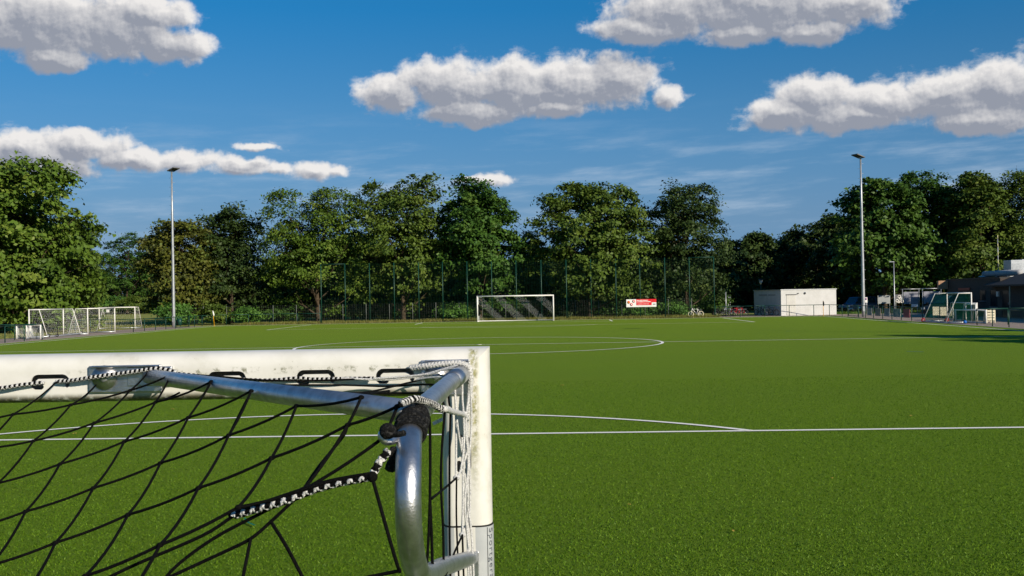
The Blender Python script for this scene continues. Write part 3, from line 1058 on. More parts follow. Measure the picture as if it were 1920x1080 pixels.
# ------------------------------------------------------------------ goals
def seg_net(b, A, B_, C_, D, step, r, band=None):
    """knotted net on the patch A-B-C-D (A->B across, A->D down)"""
    A, B_, C_, D = map(np.array, (A, B_, C_, D))
    nu = max(2, int(max(np.linalg.norm(B_ - A), np.linalg.norm(C_ - D)) / step))
    nv = max(2, int(max(np.linalg.norm(D - A), np.linalg.norm(C_ - B_)) / step))

    def P(i, j):
        u, v = i / nu, j / nv
        return A * (1 - u) * (1 - v) + B_ * u * (1 - v) + C_ * u * v + D * (1 - u) * v
    S0, S1 = ([], []), ([], [])
    for i in range(nu + 1):
        for j in range(nv + 1):
            p = P(i, j)
            k = 0 if band is None else band(p)
            for q in ((i + 1, j), (i, j + 1)):
                if q[0] <= nu and q[1] <= nv:
                    S0[k].append(p)
                    S1[k].append(P(*q))
    for k in (0, 1):
        if S0[k]:
            b.cur = k
            b.wires(S0[k], S1[k], r)
    b.cur = 0


# the far goal
t = thing('football_goal', 'large white goal with a diagonally striped net on the far goal line', 'goal', (0, HL + .02, 0))
GH, GW = 2.44, 3.66
b = MB()
b.tube([(-GW - .06, 0, GH + .06), (GW + .06, 0, GH + .06)], .062, 10)
b.build('crossbar', MAT['white_far'], t)
for s_ in (-1, 1):
    b = MB()
    b.tube([(s_ * (GW + .06), 0, -.1), (s_ * (GW + .06), 0, GH + .12)], .062, 10)
    b.build('post', MAT['white_far'], t)
    b = MB()
    b.tube([(s_ * (GW + .04), .05, GH), (s_ * (GW + .04), 1.0, GH - .05), (s_ * (GW + .04), 1.25, GH - .3)], .02, 6)
    b.build('net_bracket', MAT['galv'], t)
b = MB()
bandf = lambda p: 0 if ((p[0] + (p[2]) * 1.0 + 20.3) % 2.05) < .95 else 1
seg_net(b, (-GW, 1.0, GH - .03), (GW, 1.0, GH - .03), (GW, 1.8, .03), (-GW, 1.8, .03), .11, .0034, bandf)
seg_net(b, (-GW, .06, GH), (GW, .06, GH), (GW, 1.0, GH - .03), (-GW, 1.0, GH - .03), .14, .0035, bandf)
for s_ in (-1, 1):
    seg_net(b, (s_ * GW, .06, GH), (s_ * GW, 1.0, GH - .03), (s_ * GW, 1.8, .03), (s_ * GW, .06, .03), .14, .0035, bandf)
b.build('net', [MAT['net_white'], MAT['net_dark']], t)
b = MB()
b.tube([(-GW, .1, .05), (-GW, 1.8, .05), (GW, 1.8, .05), (GW, .1, .05)], .045, 8)
b.build('ground_frame', MAT['white_far'], t)


def training_goal(name, label, P, Q, arm, h, top, base, net, group, wheel=None, r=.05, board=None, netr=.006, cat='training goal', step=.16, one_side=False):
    """free-standing goal: mouth from P to Q on the ground, arm = direction the frame leans back, top / base = depth at crossbar and ground"""
    P, Q = np.array([*P[:2], 0.]), np.array([*Q[:2], 0.])
    arm = np.array([arm[0], arm[1], 0.])
    arm /= np.linalg.norm(arm)
    t = thing(name, label, cat, tuple(P), 0, group)
    d = Q - P
    up = np.array([0, 0, h])
    o0, o1 = np.zeros(3), d
    b = MB()
    b.tube([o0 + up, o1 + up], r, 8)
    b.build('crossbar', MAT['white_far'], t)
    for o in (o0, o1):
        b = MB()
        b.tube([o, o + up + (0, 0, r)], r, 8)
        b.build('post', MAT['white_far'], t)
        b = MB()
        b.tube([o + up, o + up + arm * top, o + arm * base + (0, 0, r * .8)], r * .62, 8)
        b.build('rear_stay', MAT['white_far'], t)
        b = MB()
        b.tube([o + (0, 0, r), o + arm * (base + .1) + (0, 0, r)], r * 1.1, 8)
        b.build('ground_bar', MAT['grey_alu'], t)
    b = MB()
    b.tube([o0 + arm * base + (0, 0, r), o1 + arm * base + (0, 0, r)], r * .9, 8)
    b.build('ground_bar', MAT['grey_alu'], t)
    b = MB()
    seg_net(b, o0 + up + arm * top, o1 + up + arm * top, o1 + arm * base + (0, 0, .06), o0 + arm * base + (0, 0, .06), step, netr)
    seg_net(b, o0 + up, o1 + up, o1 + up + arm * top, o0 + up + arm * top, step, netr)
    for o in (o0, o1):
        seg_net(b, o + up, o + up + arm * top, o + arm * base + (0, 0, .06), o + (0, 0, .06), step, netr)
    b.build('net', net, t)
    if wheel:
        for o in ((o0,) if one_side else (o0, o1)):
            for k in wheel[1]:
                c = o + arm * (base * k) + np.array([0, 0, .13])
                side = np.cross(arm, (0, 0, 1)) * .10
                b = MB()
                b.ring(c - side, side, .10, .045, 16, 6)
                wo_ = b.build('wheel', wheel[0], t)
                b = MB()
                b.disc(c - side, side, .06, .03, 12)
                b.build('hub', MAT['grey_alu'], wo_)
    return t


rgt = lambda px, py: gpt(px, py)[:2]
# left: two goals by the railing, a third one behind
Xg = -35.2
training_goal('training_goal', 'white training goal on black wheels nearest on the left, leaning towards the pitch', (Xg, Yat(54.7, Xg, 620)), (Xg, Yat(119, Xg, 620)), (1, .06), 2.05, .75, 1.35, MAT['net_white'], 'training goals left of the pitch', (MAT['black'], (1.02,)), netr=.0024, r=.045)
Xg = -33.3
training_goal('training_goal', 'white training goal open towards the pitch, right of the wheeled one', (Xg, Yat(164.7, Xg, 620)), (Xg, Yat(215.5, Xg, 620)), (-1, -.05), 2.05, .95, 1.55, MAT['net_white'], 'training goals left of the pitch', netr=.0024, r=.045)
Yg = 47.5
training_goal('training_goal', 'greyish spare goal behind the other left goals, in front of the meadow', (Xat(186, Yg), Yg), (Xat(248.5, Yg), Yg + .6), (.2, 1), 2.05, .6, 1.2, MAT['net_white'], 'training goals left of the pitch', netr=.0022, r=.045)
t = thing('notice_plate', 'small white plate hanging on the crossbar of the middle left training goal', 'sign', tuple(at(202.5, 583, Yat(202, -33.22, 583))), 0)
b = MB()
b.box((-.02, -.28, -.12), (.0, .28, .12))
b.build('plate', MAT['white_far'], t)
for i, (x0, y0, lb) in enumerate(((31, 637, 'white mini goal with a sloping back behind the left railing'), (50, 637.5, 'white mini goal with an arched mouth beside the sloping one'))):
    p = gpt(x0, y0 - 1.5)
    training_goal('mini_goal', lb, (p[0], p[1]), (p[0] + .95, p[1] + .1), (-.15, 1), 1.0, .25, .75, MAT['net_white'], 'mini goals behind the left railing', r=.042, netr=.006, step=.08, cat='mini goal')
# trolley handle
p = gpt(108.7, 632)
t = thing('goal_trolley', 'black lifting lever with a wheel standing at the wheeled training goal', 'trolley', (p[0] - .4, p[1] + .8, 0))
b = MB()
b.tube([(0, 0, .1), (0, 0, 1.15)], .03, 6)
b.tube([(-.16, 0, 1.15), (.16, 0, 1.15)], .03, 6)
b.build('lever', MAT['black'], t)
b = MB()
b.ring((0, -.08, .12), (0, 1, 0), .09, .035)
b.build('wheel', MAT['black'], t)

# right: the mobile goal and small goals
Xg = 33.1
PA, PB = (Xg, Yat(1776.5, Xg, 600)), (Xg, Yat(1822, Xg, 600))
training_goal('mobile_goal', 'large white mobile goal with dark green net and red wheels right of the pitch', PA, PB, (-1, .12), 2.1, .85, 1.75, MAT['green_net'], None, (MAT['red'], (.03, 1.0)), netr=.0065, step=.11, one_side=True)
px_goal = [('white goal of middle height with green net behind the mobile goal', (1787, 34.6), (1832, 33.9), (-.1, 1), 1.35, .3, .7, .12), ('low wide white goal with green net in front of the other small goals', (1792, 32.3), (1849, 33.2), (.1, 1), .92, .25, .6, .10),
           ('narrow rounded white goal standing between the two small goals', (1811, 32.9), (1830, 33.3), (0, 1), 1.32, .3, .6, .12)]
for lb, (x0, X0), (x1, X1), arm, h, top, base, st in px_goal:
    training_goal('mini_goal', lb, (X0, Yat(x0, X0, 600)), (X1, Yat(x1, X1, 600)), arm, h, top, base, MAT['green_net'], 'small goals right of the pitch', r=.055, netr=.010, step=st, cat='mini goal')
# pale boards and crate stacked behind
for lb, px0, px1, X, z0, z1 in (('cream coloured board leaning behind the mobile goal, left one', 1749, 1761, 34.8, .35, 1.0), ('cream coloured board leaning behind the mobile goal, wider right one', 1763, 1776, 34.8, .35, 1.0), ('cream coloured board leaning between the mobile goal and the small goals', 1781, 1788, 35.0, .35, 1.0)):
    y0, y1 = Yat(px0, X, 590), Yat(px1, X, 590)
    ym = (y0 + y1) / 2
    t = thing('board', lb, 'board', (X, ym, 0), 0, 'cream boards behind the mobile goal')
    b = MB()
    wdt = abs(Xat(px1, ym) - Xat(px0, ym))
    b.box((-wdt / 2, -.015, .3), (wdt / 2, .015, 1.0))
    b.build('panel', MAT['cream'], t, bevel=.006)
    b = MB()
    for sx in (-1, 1):
        b.tube([(sx * wdt * .35, .02, 0), (sx * wdt * .35, .02, .9)], .018, 6)
    b.build('leg', MAT['galv'], t)
ym = 22.5
x0, x1 = Xat(1851, ym), Xat(1866, ym)
t = thing('crate', 'cream lattice crate standing right of the low wide goal', 'crate', (x0, ym, 0))
for k in range(4):
    b = MB()
    b.box((0, -.02, .18 + .19 * k), (x1 - x0, .02, .32 + .19 * k))
    b.build('slat', MAT['cream'], t)
b = MB()
for q in (0, .5, 1):
    b.box(((x1 - x0) * q - .03, .021, 0), ((x1 - x0) * q + .03, .06, .95))
b.box((0, .061, .1), (x1 - x0, .5, .16))
b.build('crate_frame', MAT['cream'], t)
p = gpt(1809.5, 607)
b = MB()
b.ball((p[0], p[1], .12), .12, 16, 10)
o = b.build('ball', MAT['blue'])
tag(o, 'small bright blue ball lying in front of the low wide goal', 'ball')

# ------------------------------------------------------------------ masts, lamps, flags, signs
def floodlight(label, x, y, h, headdir, group='floodlight masts'):
    t = thing('floodlight_mast', label, 'floodlight', (x, y, 0), 0, group)
    b = MB()
    b.tube([(0, 0, -.1), (0, 0, 1.0), (0, 0, 5.0), (0, 0, h * .7), (0, 0, h)], [.165, .16, .14, .11, .075], 14)
    b.build('mast', MAT['galv'], t)
    b = MB()
    b.box((-.10, -.185, .5), (.10, -.14, 1.1))
    b.build('service_door', MAT['grey_alu'], t)
    b = MB()
    for k in range(int((h - 3) / .45)):
        z = 3 + k * .45
        sx = 1 if k % 2 else -1
        b.tube([(0, 0, z), (sx * .26, 0, z)], .014, 5)
    b.build('rungs', MAT['galv'], t)
    hx, hy = headdir
    n = math.hypot(hx, hy)
    hx, hy = hx / n, hy / n
    b = MB()
    b.obox((0, 0, h + .04), .07, .22, .05, (hx, hy, 0), (-hy, hx, 0))
    b.build('crossarm', MAT['galv'], t)
    fw = Vector((hx, hy, .30)).normalized()
    sd2 = Vector((-hy, hx, 0))
    c = Vector((0, 0, h + .12)) + fw * .28
    b = MB()
    b.obox(c, .48, .42, .05, fw, sd2)
    lh = b.build('lamp_head', mat('lamp_housing', (.16, .16, .16), (.10, .10, .10), 3, .5), t, bevel=.02)
    b = MB()
    for s_ in (-1, 1):
        b.obox(c + fw.cross(sd2) * -.056 + sd2 * .20 * s_, .42, .17, .006, fw, sd2)
    b.build('lamp_glass', MAT['glass'], lh)
    return t


p = at(326, 609, 50.5)
top = at(320, 322, 50.5)
floodlight('tall grey floodlight mast on the left, by the railing gate', float(p[0]), 50.5, float(top[2]), (1, -.55))
p = at(1619, 594, 47.5)
top = at(1612, 297, 47.5)
floodlight('tall grey floodlight mast on the right, beside the dark green gate', float(p[0]) + .02, 47.5, float(top[2]), (-1, -.5))
floodlight('tall grey floodlight mast beside the halfway line', 34.0, -3.8, 15.0, (-1, 0))


def corner_flag(label, x, y, h, flagmat, lean):
    t = thing('corner_flag', label, 'flag', (x, y, 0), 0, 'corner flags')
    b = MB()
    b.tube([(0, 0, 0), (lean * .7, 0, h)], .028, 8)
    b.build('pole', MAT['yellow'], t)
    b = MB()
    pts = [(lean * .7 * .62, 0, h * .66), (lean * .7 * .7 + .05, .02, h * .72), (lean * .7 * .9 + .03, .0, h * .9), (lean * .7, 0, h + .02)]
    b.tube(pts, [.03, .085, .07, .02], 7)
    b.build('flag_cloth', flagmat, t)


corner_flag('yellow corner flag pole with a furled white flag at the left back corner', -HW, HL, 1.55, MAT['white_far'], -.22)
corner_flag('yellow corner flag pole with a furled dark flag in front of the white hut', HW, HL, 1.5, MAT['black'], .0)

# mid-green bin beside the left mast
p = at(337, 605, 51.5)
t = thing('litter_bin', 'dark green litter bin at the foot of the left floodlight mast', 'bin', (float(p[0]), 51.5, 0))
b = MB()
b.tube([(0, 0, .15), (0, 0, .85)], [.19, .23], 14)
b.build('bucket', MAT['green_steel'], t)
b = MB()
b.tube([(0, .24, 0), (0, .24, 1.0)], .025, 6)
b.build('post', MAT['green_steel'], t)

# red and white banner on the tall fence
t = thing('banner', 'red and white advertising banner with three round emblems on the tall fence', 'banner', (0, FY - .12, 0))
q0, q1 = at(1174.5, 576, FY - .12), at(1230.5, 561, FY - .12)
bx0, bx1, bz0, bz1 = float(q0[0]), float(q1[0]), float(q0[2]), float(q1[2]) + .03
Wb, Hb = bx1 - bx0, bz1 - bz0
b = MB()
b.box((bx0, 0, bz0), (bx1, .012, bz1))
M_bw = mat('banner_white', (.80, .80, .76), (.70, .72, .68), 2, .5)
M_br = mat('banner_red', (.72, .008, .015), (.60, .006, .012), 2, .5)
M_ink = mat('dark_print', (.03, .03, .035), (.06, .06, .06), 9, .6)
b.build('cloth', M_bw, t)
b = MB()
b.box((bx0 + Wb * .33, -.004, bz0 + Hb * .22), (bx1 - Wb * .155, -.001, bz1))
b.box((bx1 - Wb * .153, -.004, bz0 + Hb * .58), (bx1, -.001, bz1))
b.build('red_field', M_br, t)
for (cx, cz) in ((.075, .62), (.24, .74), (.165, .34)):
    b = MB()
    c = (bx0 + Wb * cx, -.003, bz0 + Hb * cz)
    b.disc(c, (0, 1, 0), Hb * .185, .004, 20)
    rb_ = b.build('emblem', M_br, t)
    b = MB()
    b.disc((c[0], -.008, c[2]), (0, 1, 0), Hb * .09, .004, 12)
    b.build('emblem_centre', M_bw if cx != .075 else MAT['yellow'], rb_)
rg = random.Random(3)
b = MB()
for (z, x0, x1, hh) in ((.84, .35, .72, .055), (.66, .35, .80, .055), (.38, .36, .74, .028)):
    x = x0
    while x < x1:
        wl = rg.uniform(.012, .022)
        b.box((bx0 + Wb * x, -.008, bz0 + Hb * (z - hh)), (bx0 + Wb * (x + wl), -.005, bz0 + Hb * (z + hh)))
        x += wl + (.004 if rg.random() < .8 else .014)
b.build('lettering', M_bw, t)
b = MB()
for k in range(5):
    b.box((bx1 - Wb * (.115 - .018 * k), -.005, bz0 + Hb * .26), (bx1 - Wb * (.103 - .018 * k), -.002, bz0 + Hb * (.40 if k else .34)))
b.build('small_logo', M_ink, t)


def flat_sign(name, label, cat, px0, py0, px1, py1, Y, m_, depth=.03, group=None, legs=True, extra=None):
    a, c = at(px0, py1, Y), at(px1, py0, Y)
    x0, x1, z0, z1 = float(a[0]), float(c[0]), float(a[2]), float(c[2])
    t = thing(name, label, cat, (x0, Y, 0), 0, group)
    b = MB()
    b.box((0, 0, z0), (x1 - x0, depth, z1))
    b.build('panel', m_, t)
    if legs:
        for x in (.06, x1 - x0 - .06):
            b = MB()
            b.tube([(x, depth + .03, -.1), (x, depth + .03, z1)], .03, 6)
            b.build('leg', MAT['galv'], t)
    if extra:
        extra(t, x1 - x0, z0, z1)
    return t


def framed(t, wd, z0, z1):
    for x in (-.10, wd + .10):
        b = MB()
        b.tube([(x, .05, -.1), (x, .05, z1 + .30)], .04, 6)
        b.build('frame_post', MAT['galv'], t)
    b = MB()
    b.tube([(-.25, .05, z1 + .30), (wd + .25, .05, z1 + .30)], .045, 6)
    b.build('frame_bar', MAT['galv'], t)
    b = MB()
    b.box((wd * .35, -.006, z1 - .22), (wd * .62, -.002, z1 - .17))
    b.build('print_line', M_ink, t)


flat_sign('notice_board', 'pale grey framed notice board right of the slim lamp post', 'notice board', 1694.5, 547, 1721.5, 570, 63, MAT['board'], legs=False, extra=framed, group='framed notice boards')
flat_sign('notice_board', 'pale grey framed notice board partly hidden by the dark car', 'notice board', 1732, 546, 1763, 570, 62, MAT['board'], legs=False, extra=framed, group='framed notice boards')


def lines(t, wd, z0, z1):
    b = MB()
    for k in range(4):
        z = z1 - (z1 - z0) * (.25 + .17 * k)
        b.box((wd * .08, -.006, z), (wd * .9, -.002, z + .03))
    b.build('print_line', mat('faded_print', (.22, .23, .25), (.28, .28, .30), 4, .7), t)


def swirls(t, wd, z0, z1):
    b = MB()
    for (cx, cz, r_) in ((.5, .72, .16), (.62, .55, .12), (.2, .25, .14), (.42, .12, .10), (.85, .18, .15)):
        b.ring((wd * cx, -.01, z0 + (z1 - z0) * cz), (0, 1, 0), r_, .045, 14, 5)
    b.build('white_ornament', MAT['white_far'], t)


flat_sign('information_board', 'grey board with faded print lines left of the tree trunk and slim lamp post', 'board', 1646, 553.5, 1669, 569.5, 66, mat('faded_board', (.33, .35, .35), (.26, .28, .28), 3, .7), extra=lines)
flat_sign('picture_board', 'dark board with white curved ornaments just right of the slim lamp post', 'board', 1679, 552, 1693, 568, 66, mat('slate_board', (.14, .14, .16), (.10, .10, .12), 3, .7), extra=swirls)
flat_sign('notice_plate', 'small bright white plate low on the lawn below the left framed notice board', 'sign', 1709, 570, 1721.5, 575, 58, MAT['white_far'])


def ban(t, wd, z0, z1):
    b = MB()
    b.disc((wd / 2, -.004, z1 - wd * .55), (0, 1, 0), wd * .36, .006, 18)
    d = b.build('red_disc', MAT['red'], t)
    b = MB()
    b.disc((wd / 2, -.009, z1 - wd * .55), (0, 1, 0), wd * .24, .004, 18)
    b.build('blue_centre', MAT['blue'], d)


flat_sign('parking_sign', 'white sign with a red-rimmed disc right beside the right floodlight mast', 'sign', 1621, 557.5, 1626.3, 567.5, 52, MAT['white_far'], legs=True, extra=ban)
# sign post and small sign left of the white hut
p = at(1361.5, 590, 60)
ztop = float(at(1361, 548, 60)[2])
t = thing('sign_post', 'slim pale post standing over the parked bicycles left of the white hut', 'post', (float(p[0]), 60, 0))
b = MB()
b.tube([(0, 0, -.1), (0, 0, ztop)], .05, 8)
b.build('pole', MAT['galv'], t)
b = MB()
b.disc((0, 0, ztop + .01), (0, 0, 1), .065, .03, 8)
b.build('cap', MAT['grey_alu'], t)
flat_sign('parking_sign', 'small pale square sign just right of the slim pale post', 'sign', 1364.5, 556.5, 1370, 562, 64, MAT['board'])


def lamp_post(label, px, pyb, pyt, Y, kind):
    p = at(px, pyb, Y)
    z = float(at(px, pyt, Y)[2])
    t = thing('lamp_post', label, 'street lamp', (float(p[0]), Y, 0))
    b = MB()
    b.tube([(0, 0, -.1), (0, 0, 1.0), (0, 0, z)], [.075, .065, .045], 10)
    b.build('pole', MAT['galv'] if kind == 'arm' else MAT['green_steel'], t)
    if kind == 'arm':
        b = MB()
        b.obox((-.22, 0, z + .01), .26, .10, .035)
        b.build('lamp_head', MAT['grey_alu'], t, bevel=.01)
    else:
        b = MB()
        b.tube([(0, 0, z), (0, 0, z + .12), (0, 0, z + .5)], [.07, .13, .24], 12)
        b.build('lamp_shade', mat('frosted_shade', (.55, .56, .56), (.45, .46, .46), 4, .3), t)
        b = MB()
        b.tube([(0, 0, z + .5), (0, 0, z + .6), (0, 0, z + .64)], [.34, .28, .05], 12)
        b.build('lamp_cap', MAT['black'], t)
    return t


lamp_post('slim pale lamp post with a short arm in front of the bright green airy tree', 1677.5, 578, 491, 60, 'arm')
lamp_post('park lamp with a cone shade rising behind the white hut', 1427.5, 590, 533, 75, 'cone')

# boards hung on the right railing
for i, (x0, x1, lb, c1, c2) in enumerate(((1626.5, 1635, 'faded blue-grey board on the right railing, nearest to the floodlight mast', (.24, .28, .30), (.32, .33, .31)), (1641, 1651.5, 'grey and brown board on the right railing, second from the floodlight mast', (.22, .20, .20), (.34, .28, .24)),
                                          (1658, 1668.5, 'grey-blue patterned board in the middle of the right railing', (.20, .22, .26), (.36, .37, .36)), (1675, 1688.5, 'pale board with a teal upper stripe on the right railing', (.40, .38, .32), (.10, .20, .22)), (1694, 1706, 'dull red board on the right railing', (.32, .06, .09), (.40, .10, .12)))):
    X = XR + .06
    y0, y1 = Yat(x0, X, 588), Yat(x1, X, 588)
    t = thing('railing_board', lb, 'board', (X, (y0 + y1) / 2, 0), 0, 'boards hung on the right railing')
    hl = abs(y1 - y0) / 2
    b = MB()
    b.box((-.012, -hl, .20), (.012, hl, .88))
    b.build('panel', mat('railing_board_print', c1, c2, 3.0, .6, lo=.45, hi=.55), t)
    b = MB()
    b.box((-.016, -hl * .85, .62), (-.0125, hl * .85, .80))
    b.build('top_stripe', mat('railing_board_stripe', tuple(x * .7 for x in c2), c1, 6, .6, lo=.45, hi=.55), t)

# ------------------------------------------------------------------ the white storage hut
hr = R(17)
pc = gpt(1465, 592.5)
HX, HYc = float(Xat(1465, 57.6, 592)), 57.6
t = thing('storage_hut', 'flat white storage hut with a door behind the right back corner of the pitch', 'hut', (HX, HYc, 0), hr)
wl, dl, hh = 6.38, 5.9, 2.62
M_hut = mat('white_render', (.55, .55, .54), (.49, .49, .475), 1.1, .75, spec=.15, bump=.1, bscale=40)
M_hut2 = mat('hut_door_paint', (.52, .51, .47), (.47, .46, .43), 2, .6)
b = MB()
b.box((0, 0, -.1), (wl, dl, hh))
b.build('wall', M_hut, t, bevel=.01)
b = MB()
b.box((-.06, -.06, hh - .001), (wl + .06, dl + .06, hh + .07))
b.build('roof', MAT['grey_alu'], t)
b = MB()
b.box((.62, -.03, .05), (1.62, -.003, 2.08))
dr = b.build('door', M_hut2, t)
b = MB()
for k in range(1, 4):
    b.box((.62 + .25 * k - .006, -.034, .08), (.62 + .25 * k + .006, -.0302, 2.05))
b.build('panel_groove', MAT['grey_alu'], dr)
b = MB()
b.box((1.50, -.09, 1.02), (1.58, -.031, 1.06))
b.build('handle', MAT['black'], dr)
b = MB()
b.box((.55, -.05, 2.10), (1.70, -.002, 2.17))
b.build('door_lintel', MAT['black'], t)
b = MB()
b.disc((2.72, -.03, 2.27), (0, 1, 0), .13, .06, 18)
v = b.build('vent', MAT['grey_alu'], t)
b = MB()
b.disc((2.72, -.064, 2.27), (0, 1, 0), .085, .01, 14)
b.build('vent_opening', MAT['black'], v)
b = MB()
b.obox((1.90, -.08, 2.24), .07, .08, .035, (1, 0, .35))
b.build('wall_lamp', MAT['black'], t)
rg = random.Random(8)
b = MB()
y = 4.75
while y > 1.2:
    wl_ = rg.uniform(.12, .2)
    if not (2.85 < y < 3.05):
        b.box((-.012, y - wl_, 2.05), (-.003, y, 2.21))
    y -= wl_ + .05
b.build('lettering', mat('grey_lettering', (.26, .26, .27), (.32, .32, .33), 5, .7), t)

# ------------------------------------------------------------------ clubhouse
M_brick = bpy.data.materials.new('dark_brick')
M_brick.use_nodes = True
tb = NT(M_brick.node_tree)
bb = M_brick.node_tree.nodes['Principled BSDF']
P_ = tb.n('ShaderNodeTexCoord').outputs['Object']
sx_, sy_, sz_ = tb.sep(P_)
brn = tb.n('ShaderNodeTexBrick')
tb.put(brn.inputs['Vector'], tb.comb(tb.m('ADD', sx_, sy_), sz_, 0.0))
brn.inputs['Scale'].default_value = 1
brn.inputs['Brick Width'].default_value = .24
brn.inputs['Row Height'].default_value = .08
brn.inputs['Mortar Size'].default_value = .008
brn.inputs['Color1'].default_value = (.062, .044, .034, 1)
brn.inputs['Color2'].default_value = (.040, .029, .024, 1)
brn.inputs['Mortar'].default_value = (.075, .062, .05, 1)
tb.put(bb.inputs['Base Color'], brn.outputs['Color'])
bb.inputs['Roughness'].default_value = .85
M_tile = mat('dark_roof_tiles', (.026, .022, .020), (.040, .034, .031), 7, .7, bump=.5, bscale=12)
CX, CY1 = 41.0, Yat(1776, 41.0, 540)
YS = Yat(1862, CX, 530)
t = thing('clubhouse', 'low dark brick clubhouse with a tiled hip roof at the right edge', 'building', (CX, 0, 0))
b = MB()
b.box((0, YS - 1.5, -.1), (9, CY1, 3.25))
b.build('wall', M_brick, t)
b = MB()
b.box((-.06, YS - 1.5, 3.251), (9.06, CY1 + .06, 3.36))
b.build('parapet', MAT['black'], t)
b = MB()
b.box((.0, 2, -.1), (9, YS - 1.503, 2.75))
b.build('wall', M_brick, t)
b = MB()
y1_, y0_ = YS + .2, 1.4
e0, rz_ = 2.70, 4.75
vs = [(-.75, y0_, e0), (9.7, y0_, e0), (9.7, y1_, e0), (-.75, y1_, e0), (4.5, y0_ + 4.5, rz_), (4.5, y1_ - 5.2, rz_),
      (-.75, y0_, e0 - .14), (9.7, y0_, e0 - .14), (9.7, y1_, e0 - .14), (-.75, y1_, e0 - .14)]
b.add(vs, [(0, 1, 4), (1, 2, 5, 4), (2, 3, 5), (3, 0, 4, 5), (6, 7, 1, 0), (7, 8, 2, 1), (8, 9, 3, 2), (9, 6, 0, 3), (9, 8, 7, 6)])
b.build('roof', M_tile, t)
M_wood = mat('orange_brown_cladding', (.42, .235, .14), (.32, .18, .10), 5, .6)
b = MB()
b.box((-.95, CY1 - .42, 2.42), (-.065, CY1 - .02, 3.22))
cn = b.build('canopy', M_wood, t, bevel=.01)
b = MB()
b.tube([(-.4, CY1 - .3, -.1), (-.4, CY1 - .3, 2.42)], .07, 8)
b.build('canopy_post', MAT['yellow'], cn)


def opening(kind, px0, px1, z0, z1):
    ya, yb = Yat(px0, CX, 560), Yat(px1, CX, 560)
    y0_, y1_ = min(ya, yb), max(ya, yb)
    b = MB()
    b.box((-.012, y0_, z0), (-.003, y1_, z1))
    o = b.build(kind, MAT['glass'], t)
    b = MB()
    for (q0, q1, w0, w1) in ((y0_ - .05, y0_, z0, z1), (y1_, y1_ + .05, z0, z1), (y0_ - .05, y1_ + .05, z1, z1 + .05)):
        b.box((-.03, q0, w0), (-.002, q1, w1))
    b.build('frame', MAT['black'], o)
    if kind == 'window':
        b = MB()
        b.box((-.12, y0_ - .08, z0 - .06), (-.002, y1_ + .08, z0 - .001))
        b.build('sill', MAT['grey_alu'], o)
    else:
        b = MB()
        b.tube([(-.06, y0_ + .1, 1.0), (-.06, y0_ + .1, 1.25)], .015, 6)
        b.build('handle', MAT['alu'], o)


opening('window', 1838, 1848, 1.35, 2.25)
opening('window', 1858, 1869, .85, 2.25)
opening('door', 1880, 1893, .02, 2.2)
opening('window', 1806, 1816, 1.3, 2.2)
b = MB()
ya, yb = Yat(1799, CX, 560), Yat(1820, CX, 560)
b.box((-.10, yb, 2.28), (-.02, ya, 2.50))
b.build('red_signboard', mat('brown_red_board', (.32, .05, .03), (.25, .04, .025), 3, .6), t)
b = MB()
yl_ = Yat(1873, CX, 556)
b.box((-.16, yl_ - .16, 1.72), (-.02, yl_ + .16, 2.15))
b.build('wall_lantern', mat('opal_lantern', (.72, .72, .68), (.6, .6, .56), 3, .4), t)
b = MB()
yl_ = Yat(1893.5, CX - .7, 556)
b.tube([(-.7, yl_, -.1), (-.7, yl_, 2.55)], .05, 8)
b.build('roof_post', mat('pale_wood_post', (.50, .42, .28), (.4, .33, .22), 4, .6), t)

# roof plant
Yd = Yat(1880, 43.2, 515)
z_ = float(at(1850, 514, Yat(1850, 43.2, 514))[2])
t = thing('ventilation_duct', 'thick silver ventilation pipe lying on the clubhouse roof', 'duct', (43.2, Yd, 0))
ya, yb = Yat(1846, 43.2, 514) - Yd, Yat(1912, 43.2, 505) - Yd
b = MB()
b.tube([(0, ya, z_), (0, yb, z_ + .0)], .27, 18)
b.build('pipe', mat('dull_zinc', (.40, .40, .41), (.32, .32, .33), 3, .7), t)
for q in (.06, .4, .72):
    b = MB()
    b.disc((0, ya + (yb - ya) * q, z_), (0, 1, 0), .285, .05, 18)
    b.build('pipe_collar', MAT['board'], t)
    b = MB()
    b.box((-.2, ya + (yb - ya) * q - .06, 3.36), (.2, ya + (yb - ya) * q + .06, z_ - .2))
    b.build('support', MAT['galv'], t)
Yb = Yat(1912, 44.5, 497)
q0, q1 = at(1896, 507, Yb), at(1930, 487, Yb)
t = thing('ventilation_unit', 'pale grey ventilation cabinet standing highest on the clubhouse roof', 'ventilation unit', (float(q0[0]), Yb, 0))
b = MB()
b.box((0, 0, float(q0[2]) - 1.2), (1.0, 1.6, float(q1[2])))
b.build('housing', MAT['grey_alu'], t, bevel=.02)
b = MB()
b.box((1.0, .12, float(q0[2]) - 1.2), (2.6, 1.5, float(q1[2]) + .05))
b.build('side_housing', MAT['grey_alu'], t, bevel=.02)
b = MB()
for k in range(6):
    b.box((.1, -.02, float(q0[2]) + .05 + .1 * k), (.9, -.003, float(q0[2]) + .1 + .1 * k))
b.build('louvre', MAT['galv'], t)
Yv = Yat(1842, 42.6, 522)
t = thing('roof_vent', 'small pale vent cap at the left end of the ventilation pipe', 'vent', (42.6, Yv, 3.36))
b = MB()
b.tube([(0, 0, -.05), (0, 0, .12)], .16, 12)
b.build('neck', MAT['galv'], t)
b = MB()
b.tube([(0, 0, .10), (0, 0, .16), (0, 0, .22)], [.36, .33, .12], 14)
b.build('cap', MAT['grey_alu'], t)
pz = at(1872.5, 447, 44)
